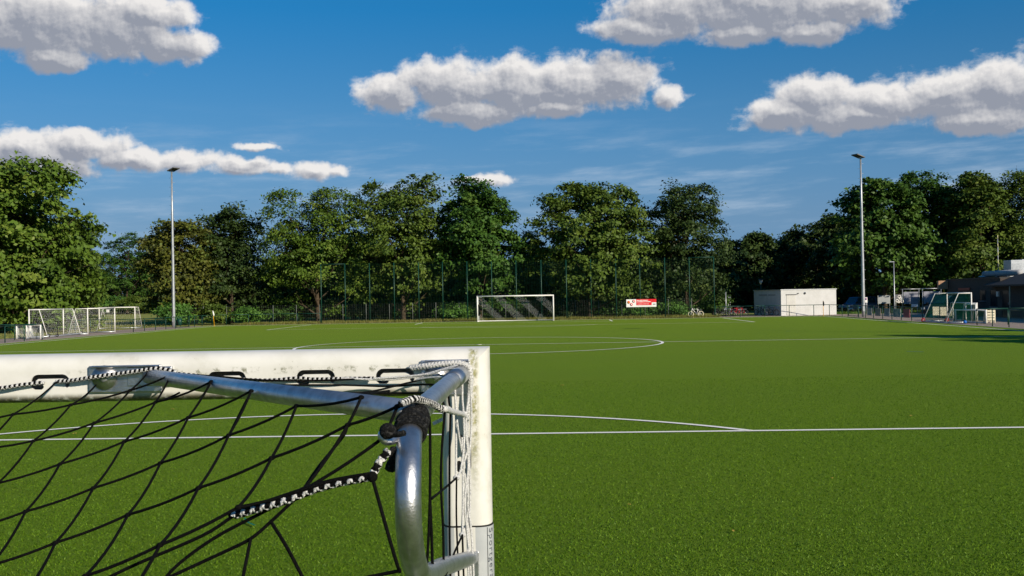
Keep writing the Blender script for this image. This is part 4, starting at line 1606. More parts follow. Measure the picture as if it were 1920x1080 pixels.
t = thing('aerial_mast', 'thin pale pole with yellow bands rising behind the clubhouse roof', 'mast', (float(at(1872.5, 540, 44)[0]), 44, 3.25))
b = MB()
b.tube([(0, 0, 0), (0, 0, float(pz[2]) - 3.25)], .035, 6)
b.build('pole', MAT['galv'], t)
b = MB()
for k in range(5):
    z = .6 + k * .75
    b.tube([(0, 0, z), (0, 0, z + .32)], .042, 6)
b.build('yellow_band', mat('pale_yellow_paint', (.62, .58, .30), (.5, .46, .22), 5, .5), t)

# ------------------------------------------------------------------ vehicles
def car(name, label, x, y, rz, L, Wd, h, hood, paint, glassm, cat='car'):
    t = thing(name, label, cat, (x, y, 0), rz)
    w2 = Wd / 2
    b = MB()
    zb, zs = .32, h * .56
    prof = [(-L / 2, zb + .1), (-L / 2 + .06, zs), (L / 2 - hood, zs), (L / 2 - .12, zs - .16), (L / 2, zs - .35), (L / 2, zb), (-L / 2 + .1, zb)]
    b.prism(prof, 'y', -w2, w2)
    b.build('body', paint, t, bevel=.05)
    b = MB()
    r0, r1 = -L / 2 + .12, L / 2 - hood - .55
    vs = []
    for s_ in (-1, 1):
        vs += [(-L / 2 + .06, s_ * (w2 - .03), zs - .01), (L / 2 - hood + .05, s_ * (w2 - .03), zs - .01), (r1, s_ * (w2 - .16), h), (r0, s_ * (w2 - .16), h)]
    b.add(vs, [(0, 3, 2, 1), (4, 5, 6, 7), (0, 1, 5, 4), (1, 2, 6, 5), (2, 3, 7, 6), (3, 0, 4, 7)])
    b.build('cabin', paint, t, bevel=.04)

    def quad(name, pts, off):
        b = MB()
        n = (Vector(pts[1]) - Vector(pts[0])).cross(Vector(pts[2]) - Vector(pts[0])).normalized()
        if n.dot(Vector(off)) < 0:
            n = -n
        P4 = [Vector(p) + n * .006 for p in pts]
        b.add(P4 + [p + n * .006 for p in P4], [(0, 1, 2, 3), (4, 5, 6, 7), (0, 1, 5, 4), (1, 2, 6, 5), (2, 3, 7, 6), (3, 0, 4, 7)])
        return b.build(name, glassm, t)
    xw0, xw1 = L / 2 - hood + .05, r1
    lerp = lambda a, c, f: tuple(a[i] + (c[i] - a[i]) * f for i in range(3))
    A, B2 = (xw0, -(w2 - .03), zs), (xw0, (w2 - .03), zs)
    C2, D2 = (xw1, (w2 - .16), h), (xw1, -(w2 - .16), h)
    quad('windscreen', [lerp(lerp(A, D2, .12), lerp(B2, C2, .12), .07), lerp(lerp(A, D2, .12), lerp(B2, C2, .12), .93), lerp(lerp(A, D2, .9), lerp(B2, C2, .9), .93), lerp(lerp(A, D2, .9), lerp(B2, C2, .9), .07)], (1, 0, .5))
    for s_ in (-1, 1):
        y0, y1 = s_ * (w2 - .045), s_ * (w2 - .15)
        quad('side_window', [(-.1, y0, zs + .08), (r1 + .25, y0, zs + .08), (r1 - .06, y1, h - .10), (-.1, y1, h - .10)], (0, s_, 0))
        quad('side_window', [(-L / 2 + .35, y0, zs + .08), (-.2, y0, zs + .08), (-.2, y1, h - .10), (-L / 2 + .4, y1, h - .10)], (0, s_, 0))
        b = MB()
        b.obox((L / 2 - .01, s_ * (w2 - .28), zs - .32), .03, .18, .09)
        b.build('headlight', MAT['grey_alu'], t, bevel=.01)
        b = MB()
        b.obox((r1 + .45, s_ * (w2 + .12), zs + .12), .06, .11, .08)
        b.build('wing_mirror', MAT['black'], t, bevel=.01)
        for wx in (-L / 2 + .8, L / 2 - .8):
            b = MB()
            b.ring((wx, s_ * (w2 - .1), .32), (0, 1, 0), .22, .105, 20, 8)
            wv_ = b.build('wheel', MAT['black'], t)
            b = MB()
            b.disc((wx, s_ * (w2 - .07), .32), (0, 1, 0), .19, .12, 16)
            b.build('rim', MAT['grey_alu'], wv_)
    b = MB()
    b.box((L / 2 - .05, -w2 + .05, zb - .02), (L / 2 + .05, w2 - .05, zb + .2))
    b.build('bumper', MAT['black'], t, bevel=.02)
    return t


M_vb = mat('blue_car_paint', (.015, .10, .26), (.012, .085, .22), 2, .3, spec=.6)
M_dk = mat('black_car_paint', (.012, .014, .018), (.016, .018, .022), 2, .25, spec=.6)
p = at(1609, 575, 72)
car('van', 'blue van parked behind the right floodlight mast under the trees', float(p[0]), 72, R(205), 4.3, 1.75, 1.72, 1.0, M_vb, MAT['glass_blue'], 'van')
p = at(1773, 575, 42)
car('parked_car', 'black high car facing the pitch behind the mobile goal', float(p[0]), 42.0, R(213), 4.4, 1.85, 1.93, 1.0, M_dk, MAT['glass_blue'])

# ------------------------------------------------------------------ bicycles
def bicycle(label, x, y, rz, frame, tyre, group, wr=.33, lean=.0):
    t = thing('bicycle', label, 'bicycle', (x, y, 0), rz, group)
    t.rotation_euler = (lean, 0, rz)
    for wx in (-.52, .52):
        b = MB()
        b.ring((wx, 0, wr), (0, 1, 0), wr - .035, .036, 24, 6)
        wv_ = b.build('wheel', tyre, t)
        b = MB()
        for k in range(8):
            a = k * PI / 4
            b.tube([(wx, 0, wr), (wx + math.cos(a) * (wr - .04), 0, wr + math.sin(a) * (wr - .04))], .004, 3)
        b.disc((wx, 0, wr), (0, 1, 0), .04, .08, 8)
        b.build('spokes', MAT['galv'], wv_)
    b = MB()
    bbk, st, hd = (-.08, 0, .30), (-.22, 0, .80), (.36, 0, .82)
    for p_, q_, r_ in ((bbk, st, .02), (bbk, hd, .024), (st, hd, .02), (bbk, (-.52, 0, wr), .014), (st, (-.52, 0, wr), .012), ((.34, 0, .92), (.52, 0, wr), .018)):
        b.tube([p_, q_], r_ * 1.5, 6)
    b.build('frame', frame, t)
    b = MB()
    b.tube([st, (-.25, 0, .93)], .014, 6)
    b.obox((-.27, 0, .95), .13, .06, .03)
    b.build('saddle', MAT['black'], t)
    b = MB()
    b.tube([(.34, 0, .92), (.33, 0, 1.02)], .015, 6)
    b.tube([(.22, -.28, 1.02), (.33, -.12, 1.05), (.33, .12, 1.05), (.22, .28, 1.02)], .014, 6)
    b.build('handlebar', MAT['black'], t)
    b = MB()
    b.box((-.66, -.06, .69), (-.30, .06, .715))
    b.build('carrier', MAT['galv'], t)
    b = MB()
    b.ring((-.08, .05, .30), (0, 1, 0), .08, .01, 14, 4)
    b.build('chainring', MAT['galv'], t)
    return t


p = gpt(1304, 592)
by = 58.4
M_wt = mat('cream_tyre', (.70, .64, .46), (.6, .55, .4), 5, .7)
bicycle('white bicycle with cream tyres behind the tall fence below the round dark crowned tree', Xat(1305, by), by, R(180), MAT['white_far'], M_wt, None, wr=.30)
g_ = 'parked bicycles left of the hut'
M_fr = mat('red_frame', (.40, .012, .02), (.3, .01, .015), 4, .4)
bicycle('red bicycle parked beside the slim pale post, nearer one', Xat(1379, 58.6, 590), 58.6, R(195), M_fr, MAT['black'], g_)
bicycle('second red bicycle, behind and right of the nearer red one', Xat(1388, 59.6, 590), 59.6, R(170), M_fr, MAT['black'], g_)
bicycle('grey bicycle parked left of the red bicycles', Xat(1366, 59.0, 590), 59.0, R(188), MAT['grey_alu'], MAT['black'], g_)
bicycle('black bicycle at the left end of the row by the bright green bush', Xat(1352, 58.8, 590), 58.8, R(165), MAT['black'], MAT['black'], g_)
g_ = 'bicycles leaning on the hut'
for px_, yy, rz_, lb in ((1424, 60.0, -60, 'dark bicycle leaning on the shaded hut wall, left one'), (1438, 59.0, 130, 'dark bicycle with raised handlebar in the middle of the shaded hut wall'), (1447, 58.2, -35, 'dark bicycle leaning on the shaded hut wall, nearest to the lit corner')):
    bicycle(lb, Xat(px_, yy, 590), yy, R(rz_), MAT['black'], MAT['black'], g_)

# ------------------------------------------------------------------ the near goal
# goal frame: x along the crossbar (right +), y away from the camera, z up; origin on the ground below the right post
cu, su = math.cos(YAW), math.sin(YAW)
TB = 0.060                                   # half width of the profile
DB = 2.68                                    # distance of the crossbar axis
PX0 = -0.060 - 0.058                         # right post axis, right of the camera axis
ZB = 2.177                                   # crossbar axis height
ORG = np.array([CAM[0] + cu * PX0 - su * DB, CAM[1] + su * PX0 + cu * DB, 0.0])


def G(px, py, d):
    """goal-frame point seen at a picture position, d metres in front of the camera"""
    dd = ray(px, py)
    f = np.array([-su, cu, 0])
    p = CAM + dd * (d / (dd @ f)) - ORG
    return (float(p[0] * cu + p[1] * su), float(-p[0] * su + p[1] * cu), float(p[2]))


def mossy_white():
    m_ = bpy.data.materials.new('weathered_white_paint')
    m_.use_nodes = True
    t = NT(m_.node_tree)
    b = m_.node_tree.nodes['Principled BSDF']
    P = t.n('ShaderNodeTexCoord').outputs['Object']
    x, y, z = t.sep(P)
    n1 = t.noise(P, 9, 5, .6)
    n2 = t.noise(P, 42, 6, .7)
    n3 = t.noise(P, 150, 4, .7)
    base = t.mix(t.mr(n1, .35, .7), (.68, .665, .62), (.60, .585, .53))
    speck = t.m('MULTIPLY', t.mr(n3, .66, .74), t.mr(n1, .45, .62))
    base = t.mix(t.m('MULTIPLY', speck, .8), base, (.16, .15, .08))
    smear = t.noise(P, 4.5, 7, .72)
    base = t.mix(t.m('MULTIPLY', t.mr(smear, .55, .72), .42), base, (.40, .37, .27))
    # algae sits under the crossbar, round the slots and along the inner edge of the post
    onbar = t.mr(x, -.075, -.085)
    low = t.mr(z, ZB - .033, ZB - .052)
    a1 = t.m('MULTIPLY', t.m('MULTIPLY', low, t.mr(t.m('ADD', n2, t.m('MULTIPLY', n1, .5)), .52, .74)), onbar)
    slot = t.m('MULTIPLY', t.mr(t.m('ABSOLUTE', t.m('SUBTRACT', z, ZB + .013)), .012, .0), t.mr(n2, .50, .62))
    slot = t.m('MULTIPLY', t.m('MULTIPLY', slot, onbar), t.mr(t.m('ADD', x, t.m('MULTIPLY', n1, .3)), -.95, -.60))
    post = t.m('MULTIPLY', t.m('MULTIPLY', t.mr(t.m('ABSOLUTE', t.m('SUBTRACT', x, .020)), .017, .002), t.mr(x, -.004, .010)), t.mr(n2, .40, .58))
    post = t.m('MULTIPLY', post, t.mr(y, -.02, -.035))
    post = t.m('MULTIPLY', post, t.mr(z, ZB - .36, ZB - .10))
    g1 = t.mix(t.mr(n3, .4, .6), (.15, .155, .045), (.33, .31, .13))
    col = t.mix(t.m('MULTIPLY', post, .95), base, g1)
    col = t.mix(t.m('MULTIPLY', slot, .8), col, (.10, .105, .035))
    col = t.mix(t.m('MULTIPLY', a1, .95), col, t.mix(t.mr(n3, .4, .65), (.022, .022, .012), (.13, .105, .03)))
    t.put(b.inputs['Base Color'], col)
    b.inputs['Roughness'].default_value = .42
    b.inputs['Specular IOR Level'].default_value = .4
    bn = t.n('ShaderNodeBump')
    bn.inputs['Strength'].default_value = .12
    bn.inputs['Distance'].default_value = .004
    t.put(bn.inputs['Height'], n2)
    t.put(b.inputs['Normal'], bn.outputs[0])
    return m_


M_wh = mossy_white()
M_lo = mat('shaded_grey_film', (.43, .445, .45), (.36, .375, .38), 12, .4)  # lower posts greyer than the upper: shade put into the film colour
goal = thing('football_goal', 'large white aluminium goal with black net, seen close from behind its right corner', 'goal', tuple(ORG), YAW)
LBAR = 7.44


FO, FI = .018, -.032                           # the flat back reaches from FI to FO across the profile


def profile_shell():
    """(across, depth) outline without the flat back, which is a strip of its own"""
    pts = [(FO, -.050), (FO + .003, -.050)]
    for i in range(1, 13):
        s_ = i / 12
        pts.append(((1 - s_) ** 2 * (FO + .003) + 2 * s_ * (1 - s_) * .059 + s_ * s_ * .060, (1 - s_) ** 2 * -.050 + 2 * s_ * (1 - s_) * -.049 + s_ * s_ * -.002))
    for i in range(1, 20):
        a = PI * i / 20
        pts.append((.060 * math.cos(a), .062 * math.sin(a)))
    for i in range(0, 11):
        s_ = i / 10
        pts.append(((1 - s_) ** 2 * -.060 + 2 * s_ * (1 - s_) * -.059 + s_ * s_ * (FI - .003), (1 - s_) ** 2 * -.002 + 2 * s_ * (1 - s_) * -.048 + s_ * s_ * -.050))
    pts.append((FI, -.050))
    return pts


SH = profile_shell()


def sweep(fn0, fn1, n=2):
    b = MB()
    b.smooth = True
    vs = []
    for k in range(n):
        f = k / (n - 1)
        for (a, d) in SH:
            p0, p1 = Vector(fn0(a, d)), Vector(fn1(a, d))
            vs.append(p0.lerp(p1, f))
    m_ = len(SH)
    b.add(vs, [(k * m_ + i, k * m_ + i + 1, (k + 1) * m_ + i + 1, (k + 1) * m_ + i) for k in range(n - 1) for i in range(m_ - 1)])
    return b


def slot_outline(cx, cz):
    """an arch-shaped cut: a rounded slot with a tongue left standing in it (the net hook)"""
    w_, h_ = .047, .0175
    o = []
    for i in range(7):
        a = PI - i * PI / 12
        o.append((cx - w_ + .018 + .018 * math.cos(a), cz + h_ - .018 + .018 * math.sin(a)))
    for i in range(7):
        a = PI / 2 - i * PI / 12
        o.append((cx + w_ - .018 + .018 * math.cos(a), cz + h_ - .018 + .018 * math.sin(a)))
    o += [(cx + w_, cz - .010), (cx + w_ - .006, cz - .016), (cx + w_ - .011, cz - .012)]
    o += [(cx + w_ - .012, cz + .002), (cx + w_ - .017, cz + .007), (cx - w_ + .018, cz + .007), (cx - w_ + .012, cz + .002), (cx - w_ + .011, cz - .006)]
    o += [(cx - w_ + .026, cz - .006), (cx - w_ + .031, cz - .010), (cx - w_ + .031, cz - .015), (cx - w_ + .026, cz - .019), (cx - w_ + .008, cz - .019), (cx - w_, cz - .012)]
    return o


def strip_mesh(outer, holes, thick):
    cu_ = bpy.data.curves.new('strip', 'CURVE')
    cu_.dimensions, cu_.fill_mode, cu_.extrude = '2D', 'BOTH', thick / 2
    for pl in [outer] + holes:
        sp = cu_.splines.new('POLY')
        sp.points.add(len(pl) - 1)
        for q, pt in zip(sp.points, pl):
            q.co = (pt[0], pt[1], 0, 1)
        sp.use_cyclic_u = True
    tmp = bpy.data.objects.new('strip', cu_)
    C.objects.link(tmp)
    me = bpy.data.meshes.new_from_object(tmp.evaluated_get(bpy.context.evaluated_depsgraph_get()))
    bpy.data.objects.remove(tmp)
    bpy.data.curves.remove(cu_)
    return me


def place_strip(name, me, fn, parent):
    for v in me.vertices:
        v.co = fn(v.co.x, v.co.y, v.co.z)
    me.materials.clear()
    me.materials.append(M_wh)
    o = bpy.data.objects.new(name, me)
    C.objects.link(o)
    o.parent = parent
    return o


# crossbar: mitred at both ends
bar = sweep(lambda a, d: (-LBAR - a, d, ZB + a), lambda a, d: (a, d, ZB + a)).build('crossbar', M_wh, goal)
slots_px = [741, 592, 425, 260, 94]
sx_list = [G(px, 710, DB - .05)[0] for px in slots_px]
step_ = (sx_list[1] - sx_list[-1]) / 3
sx_list += [sx_list[-1] - step_ * k for k in range(1, 28) if sx_list[-1] - step_ * k > -LBAR + .25]
me = strip_mesh([(-LBAR - FI, FI), (FI, FI), (FO, FO), (-LBAR - FO, FO)], [slot_outline(x, -.006) for x in sx_list], .005)
place_strip('slotted_back', me, lambda x, y, z: (x, -.0475 + z, ZB + y), bar)
# posts: an upper and a lower length with a joint
ZJ = G(900, 979, DB)[2]
pslots = [ZB - .20 - .19 * k for k in range(10)]
for side, xc in ((1, 0.0), (-1, -LBAR)):
    up_ = sweep(lambda a, d: (xc + a * side, d, ZJ + .002), lambda a, d: (xc + a * side, d, ZB + a)).build('post', M_wh, goal)
    k_ = 1.035
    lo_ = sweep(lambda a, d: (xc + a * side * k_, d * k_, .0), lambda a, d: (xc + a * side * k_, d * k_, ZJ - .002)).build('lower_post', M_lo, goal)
    zs = [z for z in pslots if z > ZJ + .08]
    me = strip_mesh([(FI, ZJ + .002), (FO, ZJ + .002), (FO, ZB + FO), (FI, ZB + FI)], [[(q[1] - z - .006, z + q[0]) for q in slot_outline(0, z)] for z in zs], .005)
    place_strip('slotted_back', me, lambda x, y, z: (xc + x * side, -.0475 + z, y), up_)
    zs = [z for z in pslots if .2 < z < ZJ - .08]
    me = strip_mesh([(FI * k_, .0), (FO * k_, .0), (FO * k_, ZJ - .002), (FI * k_, ZJ - .002)], [[(q[1] - z - .006, z + q[0]) for q in slot_outline(0, z)] for z in zs], .005)
    place_strip('slotted_back', me, lambda x, y, z: (xc + x * side, -.0495 + z, y), lo_)
    if side == 1:
        # dark sealing joint between the two lengths
        b = MB()
        vs = []
        for zz in (ZJ - .0025, ZJ + .0025):
            vs += [(xc + a * .985, d * .985, zz) for (a, d) in SH]
        m_ = len(SH)
        b.add(vs, [(i, i + 1, m_ + i + 1, m_ + i) for i in range(m_ - 1)])
        b.build('joint_gap', MAT['black'], lo_)
        # lettering down the rounded side of the lower post
        tx = bpy.data.curves.new('lettering', 'FONT')
        tx.body = 'Sportger\u00e4te'
        tx.size = .0255
        tx.space_character = 1.22
        tmp = bpy.data.objects.new('lettering', tx)
        C.objects.link(tmp)
        me = bpy.data.meshes.new_from_object(tmp.evaluated_get(bpy.context.evaluated_depsgraph_get()))
        bpy.data.objects.remove(tmp)
        # arc-length table of the shell from the back edge
        pl = [Vector((a * k_, d * k_)) for (a, d) in SH]
        acc_ = [0.0]
        for i in range(1, len(pl)):
            acc_.append(acc_[-1] + (pl[i] - pl[i - 1]).length)
        s0 = next(acc_[i] for i in range(len(pl)) if pl[i].x >= .0512)

        def onshell(s_):
            for i in range(1, len(pl)):
                if acc_[i] >= s_:
                    f = (s_ - acc_[i - 1]) / (acc_[i] - acc_[i - 1])
                    p = pl[i - 1].lerp(pl[i], f)
                    tn = (pl[i] - pl[i - 1]).normalized()
                    n_ = Vector((tn.y * -1, tn.x))
                    if n_.dot(p) < 0:
                        n_ = -n_
                    return p + n_ * .0006
            return pl[-1]
        ztop = G(912, 984, DB)[2]
        for v in me.vertices:
            p = onshell(s0 + v.co.y)
            v.co = (p.x, p.y, ztop - v.co.x)
        me.materials.clear()
        me.materials.append(mat('grey_blue_print', (.05, .06, .08), (.09, .10, .12), 60, .6))
        o = bpy.data.objects.new('lettering', me)
        C.objects.link(o)
        o.parent = lo_
        b = MB()
        p = onshell(s0 - .006)
        b.tube([(p.x, p.y, 0.0), (p.x, p.y, ZJ - .004)], .0007, 5)
        b.build('sticker_edge', MAT['black'], lo_)

# corner plates
ALU = MAT['alu']


def bracket(x0, x1, z0, z1, parent, washer, name='corner_plate'):
    b = MB()
    b.box((x0, -.0585, z0), (x1, -.0515, z1))
    b.box((x0 + .01, -.068, z1 - .004), (x1, -.0588, z1 + .001))
    o = b.build(name, ALU, parent, bevel=.003)
    if washer:
        b = MB()
        b.disc((washer[0], -.061, washer[1]), (0, 1, 0), .030, .004, 28)
        b.build('washer', ALU, o)
        b = MB()
        b.disc((washer[0], -.066, washer[1]), (0, 1, 0), .011, .008, 6)
        b.build('bolt', MAT['galv'], o)
    return o


q0, q1 = G(167, 737, DB - .055), G(304, 684, DB - .055)
bracket(q0[0], q1[0], q0[2], q1[2], goal, (G(196, 708, DB - .06)[0], G(196, 708, DB - .06)[2]))
q0, q1 = G(790, 742, DB - .055), G(881, 674, DB - .055)
bracket(q0[0], q1[0], q0[2], q1[2], goal, (G(818, 705, DB - .06)[0], G(818, 705, DB - .06)[2]))
for k in (1,):   # the same pair near the other corner
    bracket(-LBAR + .10, -LBAR + .28, ZB - .045, ZB + .028, goal, (-LBAR + .16, ZB))

# tubes of the net bracket
RT = .0178


def smooth_path(pts, n=10):
    pts = [Vector(p) for p in pts]
    P = [pts[0] * 2 - pts[1]] + pts + [pts[-1] * 2 - pts[-2]]
    out = []
    for i in range(1, len(P) - 2):
        for k in range(n):
            t_ = k / n
            a, b_, c_, d_ = P[i - 1], P[i], P[i + 1], P[i + 2]
            out.append(.5 * ((2 * b_) + (-a + c_) * t_ + (2 * a - 5 * b_ + 4 * c_ - d_) * t_ ** 2 + (-a + 3 * b_ - 3 * c_ + d_) * t_ ** 3))
    out.append(pts[-1])
    return out


E0 = G(866, 701, DB - .055)
# a loop: straight back from the corner, round bend down, straight again to the post further down
loop = [E0, G(845, 717, 2.35), G(818, 741, 2.0), G(790, 768, 1.72), G(776, 786, 1.60), G(768, 818, 1.51), G(766, 870, 1.455), G(765, 930, 1.435), G(767, 990, 1.44), G(773, 1040, 1.47), G(784, 1074, 1.55), G(800, 1078, 1.70), G(832, 1062, 2.1), G(884, 1046, DB - .055)]
b = MB()
b.tube(smooth_path(loop, 8), RT, 20)
lp_ = b.build('net_bracket', ALU, goal)
b = MB()
b.tube([E0, G(848, 714, 2.40)], .0212, 20)
b.build('tube_socket', ALU, lp_)
b = MB()
b.box((G(884, 1030, DB)[0] - .002, -.0590, G(884, 1100, DB)[2]), (G(899, 1030, DB)[0], -.0525, G(884, 1024, DB)[2]))
b.build('corner_plate', ALU, goal, bevel=.002)
T0, T1 = G(280, 706, DB - .06), G(762, 771, 1.585)
b = MB()
b.tube([T0, T1], RT, 20)
db_ = b.build('diagonal_tube', ALU, goal)
b = MB()
b.obox(((T0[0] + .0), T0[1] + .012, T0[2]), .055, .012, .024)
b.build('tube_end_plate', ALU, db_, bevel=.003)
# small welded hook on the bend
b = MB()
b.tube(smooth_path([G(752, 818, 1.50), G(735, 826, 1.475), G(722, 826, 1.465), G(716, 817, 1.465), G(722, 806, 1.465)], 6), .0060, 12)
b.build('net_hook', ALU, lp_)

# --- net: knots in rows (A) and columns (B), taken as picture position, then given their depth
KN = {(1, 1): (25, 776.7), (1, 2): (133, 759), (1, 3): (244, 732), (1, 4): (321, 702),
      (2, 1): (-42, 842), (2, 2): (62.5, 826.7), (2, 3): (177, 793), (2, 4): (292, 754), (2, 5): (396, 715.5),
      (3, 2): (-4, 906), (3, 3): (112.5, 870), (3, 4): (233, 828), (3, 5): (353, 783), (3, 6): (471, 733),
      (4, 2): (-64, 994), (4, 3): (48, 959), (4, 4): (175, 915), (4, 5): (301, 868), (4, 6): (429, 816), (4, 7): (556, 761), (4, 8): (677, 745),
      (5, 3): (-18, 1060), (5, 4): (104, 1017.5), (5, 5): (240, 965), (5, 6): (372, 915), (5, 7): (509, 859), (5, 8): (652, 797), (5, 9): (745, 762),
      (6, 4): (40, 1120), (6, 5): (160, 1080), (6, 6): (300, 1022), (6, 7): (447, 951), (6, 8): (568, 919), (6, 9): (717, 822)}
REAR = [(-500, 1190), (0, 1150), (150, 1090), (300, 1022), (447, 951), (568, 919), (717, 822)]


def interp(tab, x):
    if x <= tab[0][0]:
        return tab[0][1]
    for (x0, y0), (x1, y1) in zip(tab[:-1], tab[1:]):
        if x <= x1:
            return y0 + (y1 - y0) * (x - x0) / (x1 - x0)
    return tab[-1][1]


def net_depth(px, py):
    if px < 285:
        yt, dt = interp([(-500, 770), (0, 728), (285, 698)], px), DB - .075
    else:
        f = min(1, (px - 285) / (745 - 285))
        yt, dt = 698 + 64 * f, 1 / ((1 - f) / (DB - .07) + f / 1.56)
        dt -= .02
    yr = max(interp(REAR, px), yt + 20)
    s_ = max(-.02, (py - yt) / (yr - yt))
    return dt + (1.47 - dt) * min(s_, 1.15)


KP = {k: Vector(G(x, y, net_depth(x, y))) for k, (x, y) in KN.items()}
# the mesh goes on beyond the picture: a plane fit through the left-hand knots carries the same lattice on
ks = [k for k in KP if k[1] <= 6]
Amat = np.array([[1, k[0], k[1], k[0] * k[1]] for k in ks], float)
sol = np.linalg.lstsq(Amat, np.array([KP[k][:] for k in ks]), rcond=None)[0]
sol[3] *= .3


def lat(j, i):
    if (j, i) in KP:
        return KP[(j, i)]
    p = np.array([1, j, i, j * i]) @ sol
    return Vector(p)


for j in range(1, 12):
    for i in range(-14, 10):
        if (j, i) in KP:
            continue
        inside = i < 4 or (j > 6 and i < 7)
        if not inside:
            continue
        if j == 1 and i < 1 or j > 1:
            p = lat(j, i)
            near = [k for k in KP if abs(k[0] - j) + abs(k[1] - i) == 1 and k in KN]
            if near:                               # keep the seam to the measured knots smooth
                k = near[0]
                dj, di = j - k[0], i - k[1]
                other = (k[0] - dj, k[1] - di)
                if other in KN:
                    p = KP[k] * 2 - KP[other]
            if p.z < .08 or p.y > -.06 or p.x < -1.42 + .42 * min(1, -p.y / 1.15):
                continue
            KP[(j, i)] = p
cord, rg = MB(), random.Random(4)
RC = .0023


def cordline(mb, p, q, r=RC, sag=.004, n=5, side=6):
    p, q = Vector(p), Vector(q)
    L_ = (q - p).length
    pts = []
    for k in range(n + 1):
        f = k / n
        m_ = p.lerp(q, f)
        m_.z -= sag * 4 * f * (1 - f) * L_ / .12
        pts.append(m_)
    mb.tube(pts, r, side, cap=False)


for (j, i), p in KP.items():
    for k in ((j + 1, i), (j, i + 1)):
        if k in KP and (KP[k] - p).length < .45:
            cordline(cord, p, KP[k], sag=.0025 if k[0] == j else .0035)
    cord.ball(p, RC * 1.75, 7, 5, (1.3, 1, .9))
# the loose ends to the crossbar and over the diagonal tube
for a_, b2 in (((1, 1), G(106, 716, DB - .07)), ((1, 2), G(180, 722, DB - .07)), ((1, 3), G(280, 695, DB - .08)), ((1, 4), G(336, 699, DB - .09)),
               ((2, 4), G(337, 736, 2.42)), ((2, 5), G(418, 704, DB - .07))):
    if a_ in KP:
        cordline(cord, KP[a_], b2)
    else:
        cordline(cord, b2, b2)
for pts in ([(317, 701, 2.56), (400, 705, 2.60), (480, 712, 2.60), (560, 714, 2.60), (640, 712, 2.60), (700, 708, 2.61)],
            [(471, 733, 2.15), (500, 722, 2.25), (540, 722, 2.45), (640, 722, 2.58), (720, 724, 2.60), (800, 721, 2.45), (835, 728, 2.25), (843, 760, 2.2)],
            [(556, 761, 1.93), (590, 747, 1.98), (615, 739, 2.05), (680, 738, 2.3), (760, 737, 2.35), (806, 738, 2.15), (829, 752, 2.0), (834, 770, 1.98)],
            [(429, 816, 2.05), (471, 733, 2.15)], [(612, 738, 2.0), (690, 735, 2.4), (760, 719, 2.58), (790, 712, 2.60)],
            [(677, 745, 1.70), (690, 739, 1.78), (730, 733, 2.1)]):
    cord.tube(smooth_path([G(*p) for p in pts], 6), RC, 6, cap=False)
# lower right: cords hanging from the rear rope and the side net
for pts in ([(508, 978, 1.48), (540, 1030, 1.44), (572, 1092, 1.42)], [(470, 1010, 1.48), (462, 1050, 1.45), (452, 1100, 1.43)],
            [(568, 922, 1.47), (540, 948, 1.475), (508, 978, 1.48), (470, 1010, 1.48), (420, 1035, 1.49), (300, 1090, 1.50)],
            [(568, 922, 1.47), (486, 964, 1.50), (400, 1010, 1.52), (330, 1062, 1.52), (290, 1110, 1.52)], [(568, 925, 1.465), (500, 945, 1.49), (447, 962, 1.50), (380, 1004, 1.51), (240, 1065, 1.52), (150, 1112, 1.53)],
            [(652, 797, 1.68), (642, 820, 1.65), (600, 872, 1.55), (568, 919, 1.47)], [(698, 895, 1.44), (716, 960, 1.42), (742, 1050, 1.41), (750, 1072, 1.43)],
            [(750, 1070, 1.42), (720, 1076, 1.43), (640, 1092, 1.45)],
            [(780, 764, 1.60), (800, 778, 1.66), (806, 800, 1.70), (806, 935, 1.70), (800, 1060, 1.72), (790, 1100, 1.74)], [(806, 935, 1.70), (809, 1000, 1.72), (812, 1100, 1.75)],
            [(834, 770, 1.98), (828, 850, 1.98), (827, 916, 1.98), (831, 1000, 2.0), (832, 1100, 2.02)], [(845, 762, 2.2), (843, 850, 2.2), (843, 1000, 2.2), (845, 1100, 2.2)],
            [(808, 936, 1.70), (840, 910, 2.2), (856, 896, 2.45)], [(856, 896, 2.45), (856, 980, 2.4), (861, 1100, 2.35)], [(867, 1003, 2.5), (852, 1036, 2.3), (838, 1072, 2.0), (825, 1100, 1.9)], [(867, 1003, 2.5), (870, 1100, 2.45)]):
    cord.tube(smooth_path([G(*p) for p in pts], 6), RC * (1.0 if pts[0][2] > 1.9 else 1.05), 6, cap=False)
# the same net out of the picture, up to the other corner
zt, zr = ZB - .035, 1.97
seg_net(cord, (-1.42, -.07, zt), (off_ := -LBAR + .10, -.07, zt), (off_ + .05, -1.15, zr + .10), (-1.0, -1.15, zr), .12, RC)
seg_net(cord, (-1.0, -1.15, zr), (off_ + .05, -1.15, zr + .10), (off_ + .05, -1.50, .08), (-1.0, -1.50, .08), .12, RC)
cord.ball(G(698, 894, 1.44), .0075, 8, 6)
cord.ball(G(568, 921, 1.47), .0060, 8, 6)
cord.build('net', MAT['cord'], goal)

# rope windings round the bend, with the hanging end
b = MB()
axp = smooth_path(loop, 8)


def wrap(center_i, turns, r, tilt, step):
    for k in range(turns):
        i = center_i + k * step
        i0 = int(i)
        c = axp[i0].lerp(axp[min(i0 + 1, len(axp) - 1)], i - i0)
        tn = (axp[i0 + 2] - axp[i0 - 1]).normalized()
        u = tn.orthogonal().normalized()
        v = tn.cross(u)
        rr = RT + r * rg.uniform(.8, 1.25)
        ph = rg.uniform(0, 6)
        b.tube([c + (u * math.cos(a) + v * math.sin(a)) * rr + tn * (math.sin(a + ph) * tilt) for a in [2 * PI * q / 22 for q in range(22)]], r, 7, closed=True)


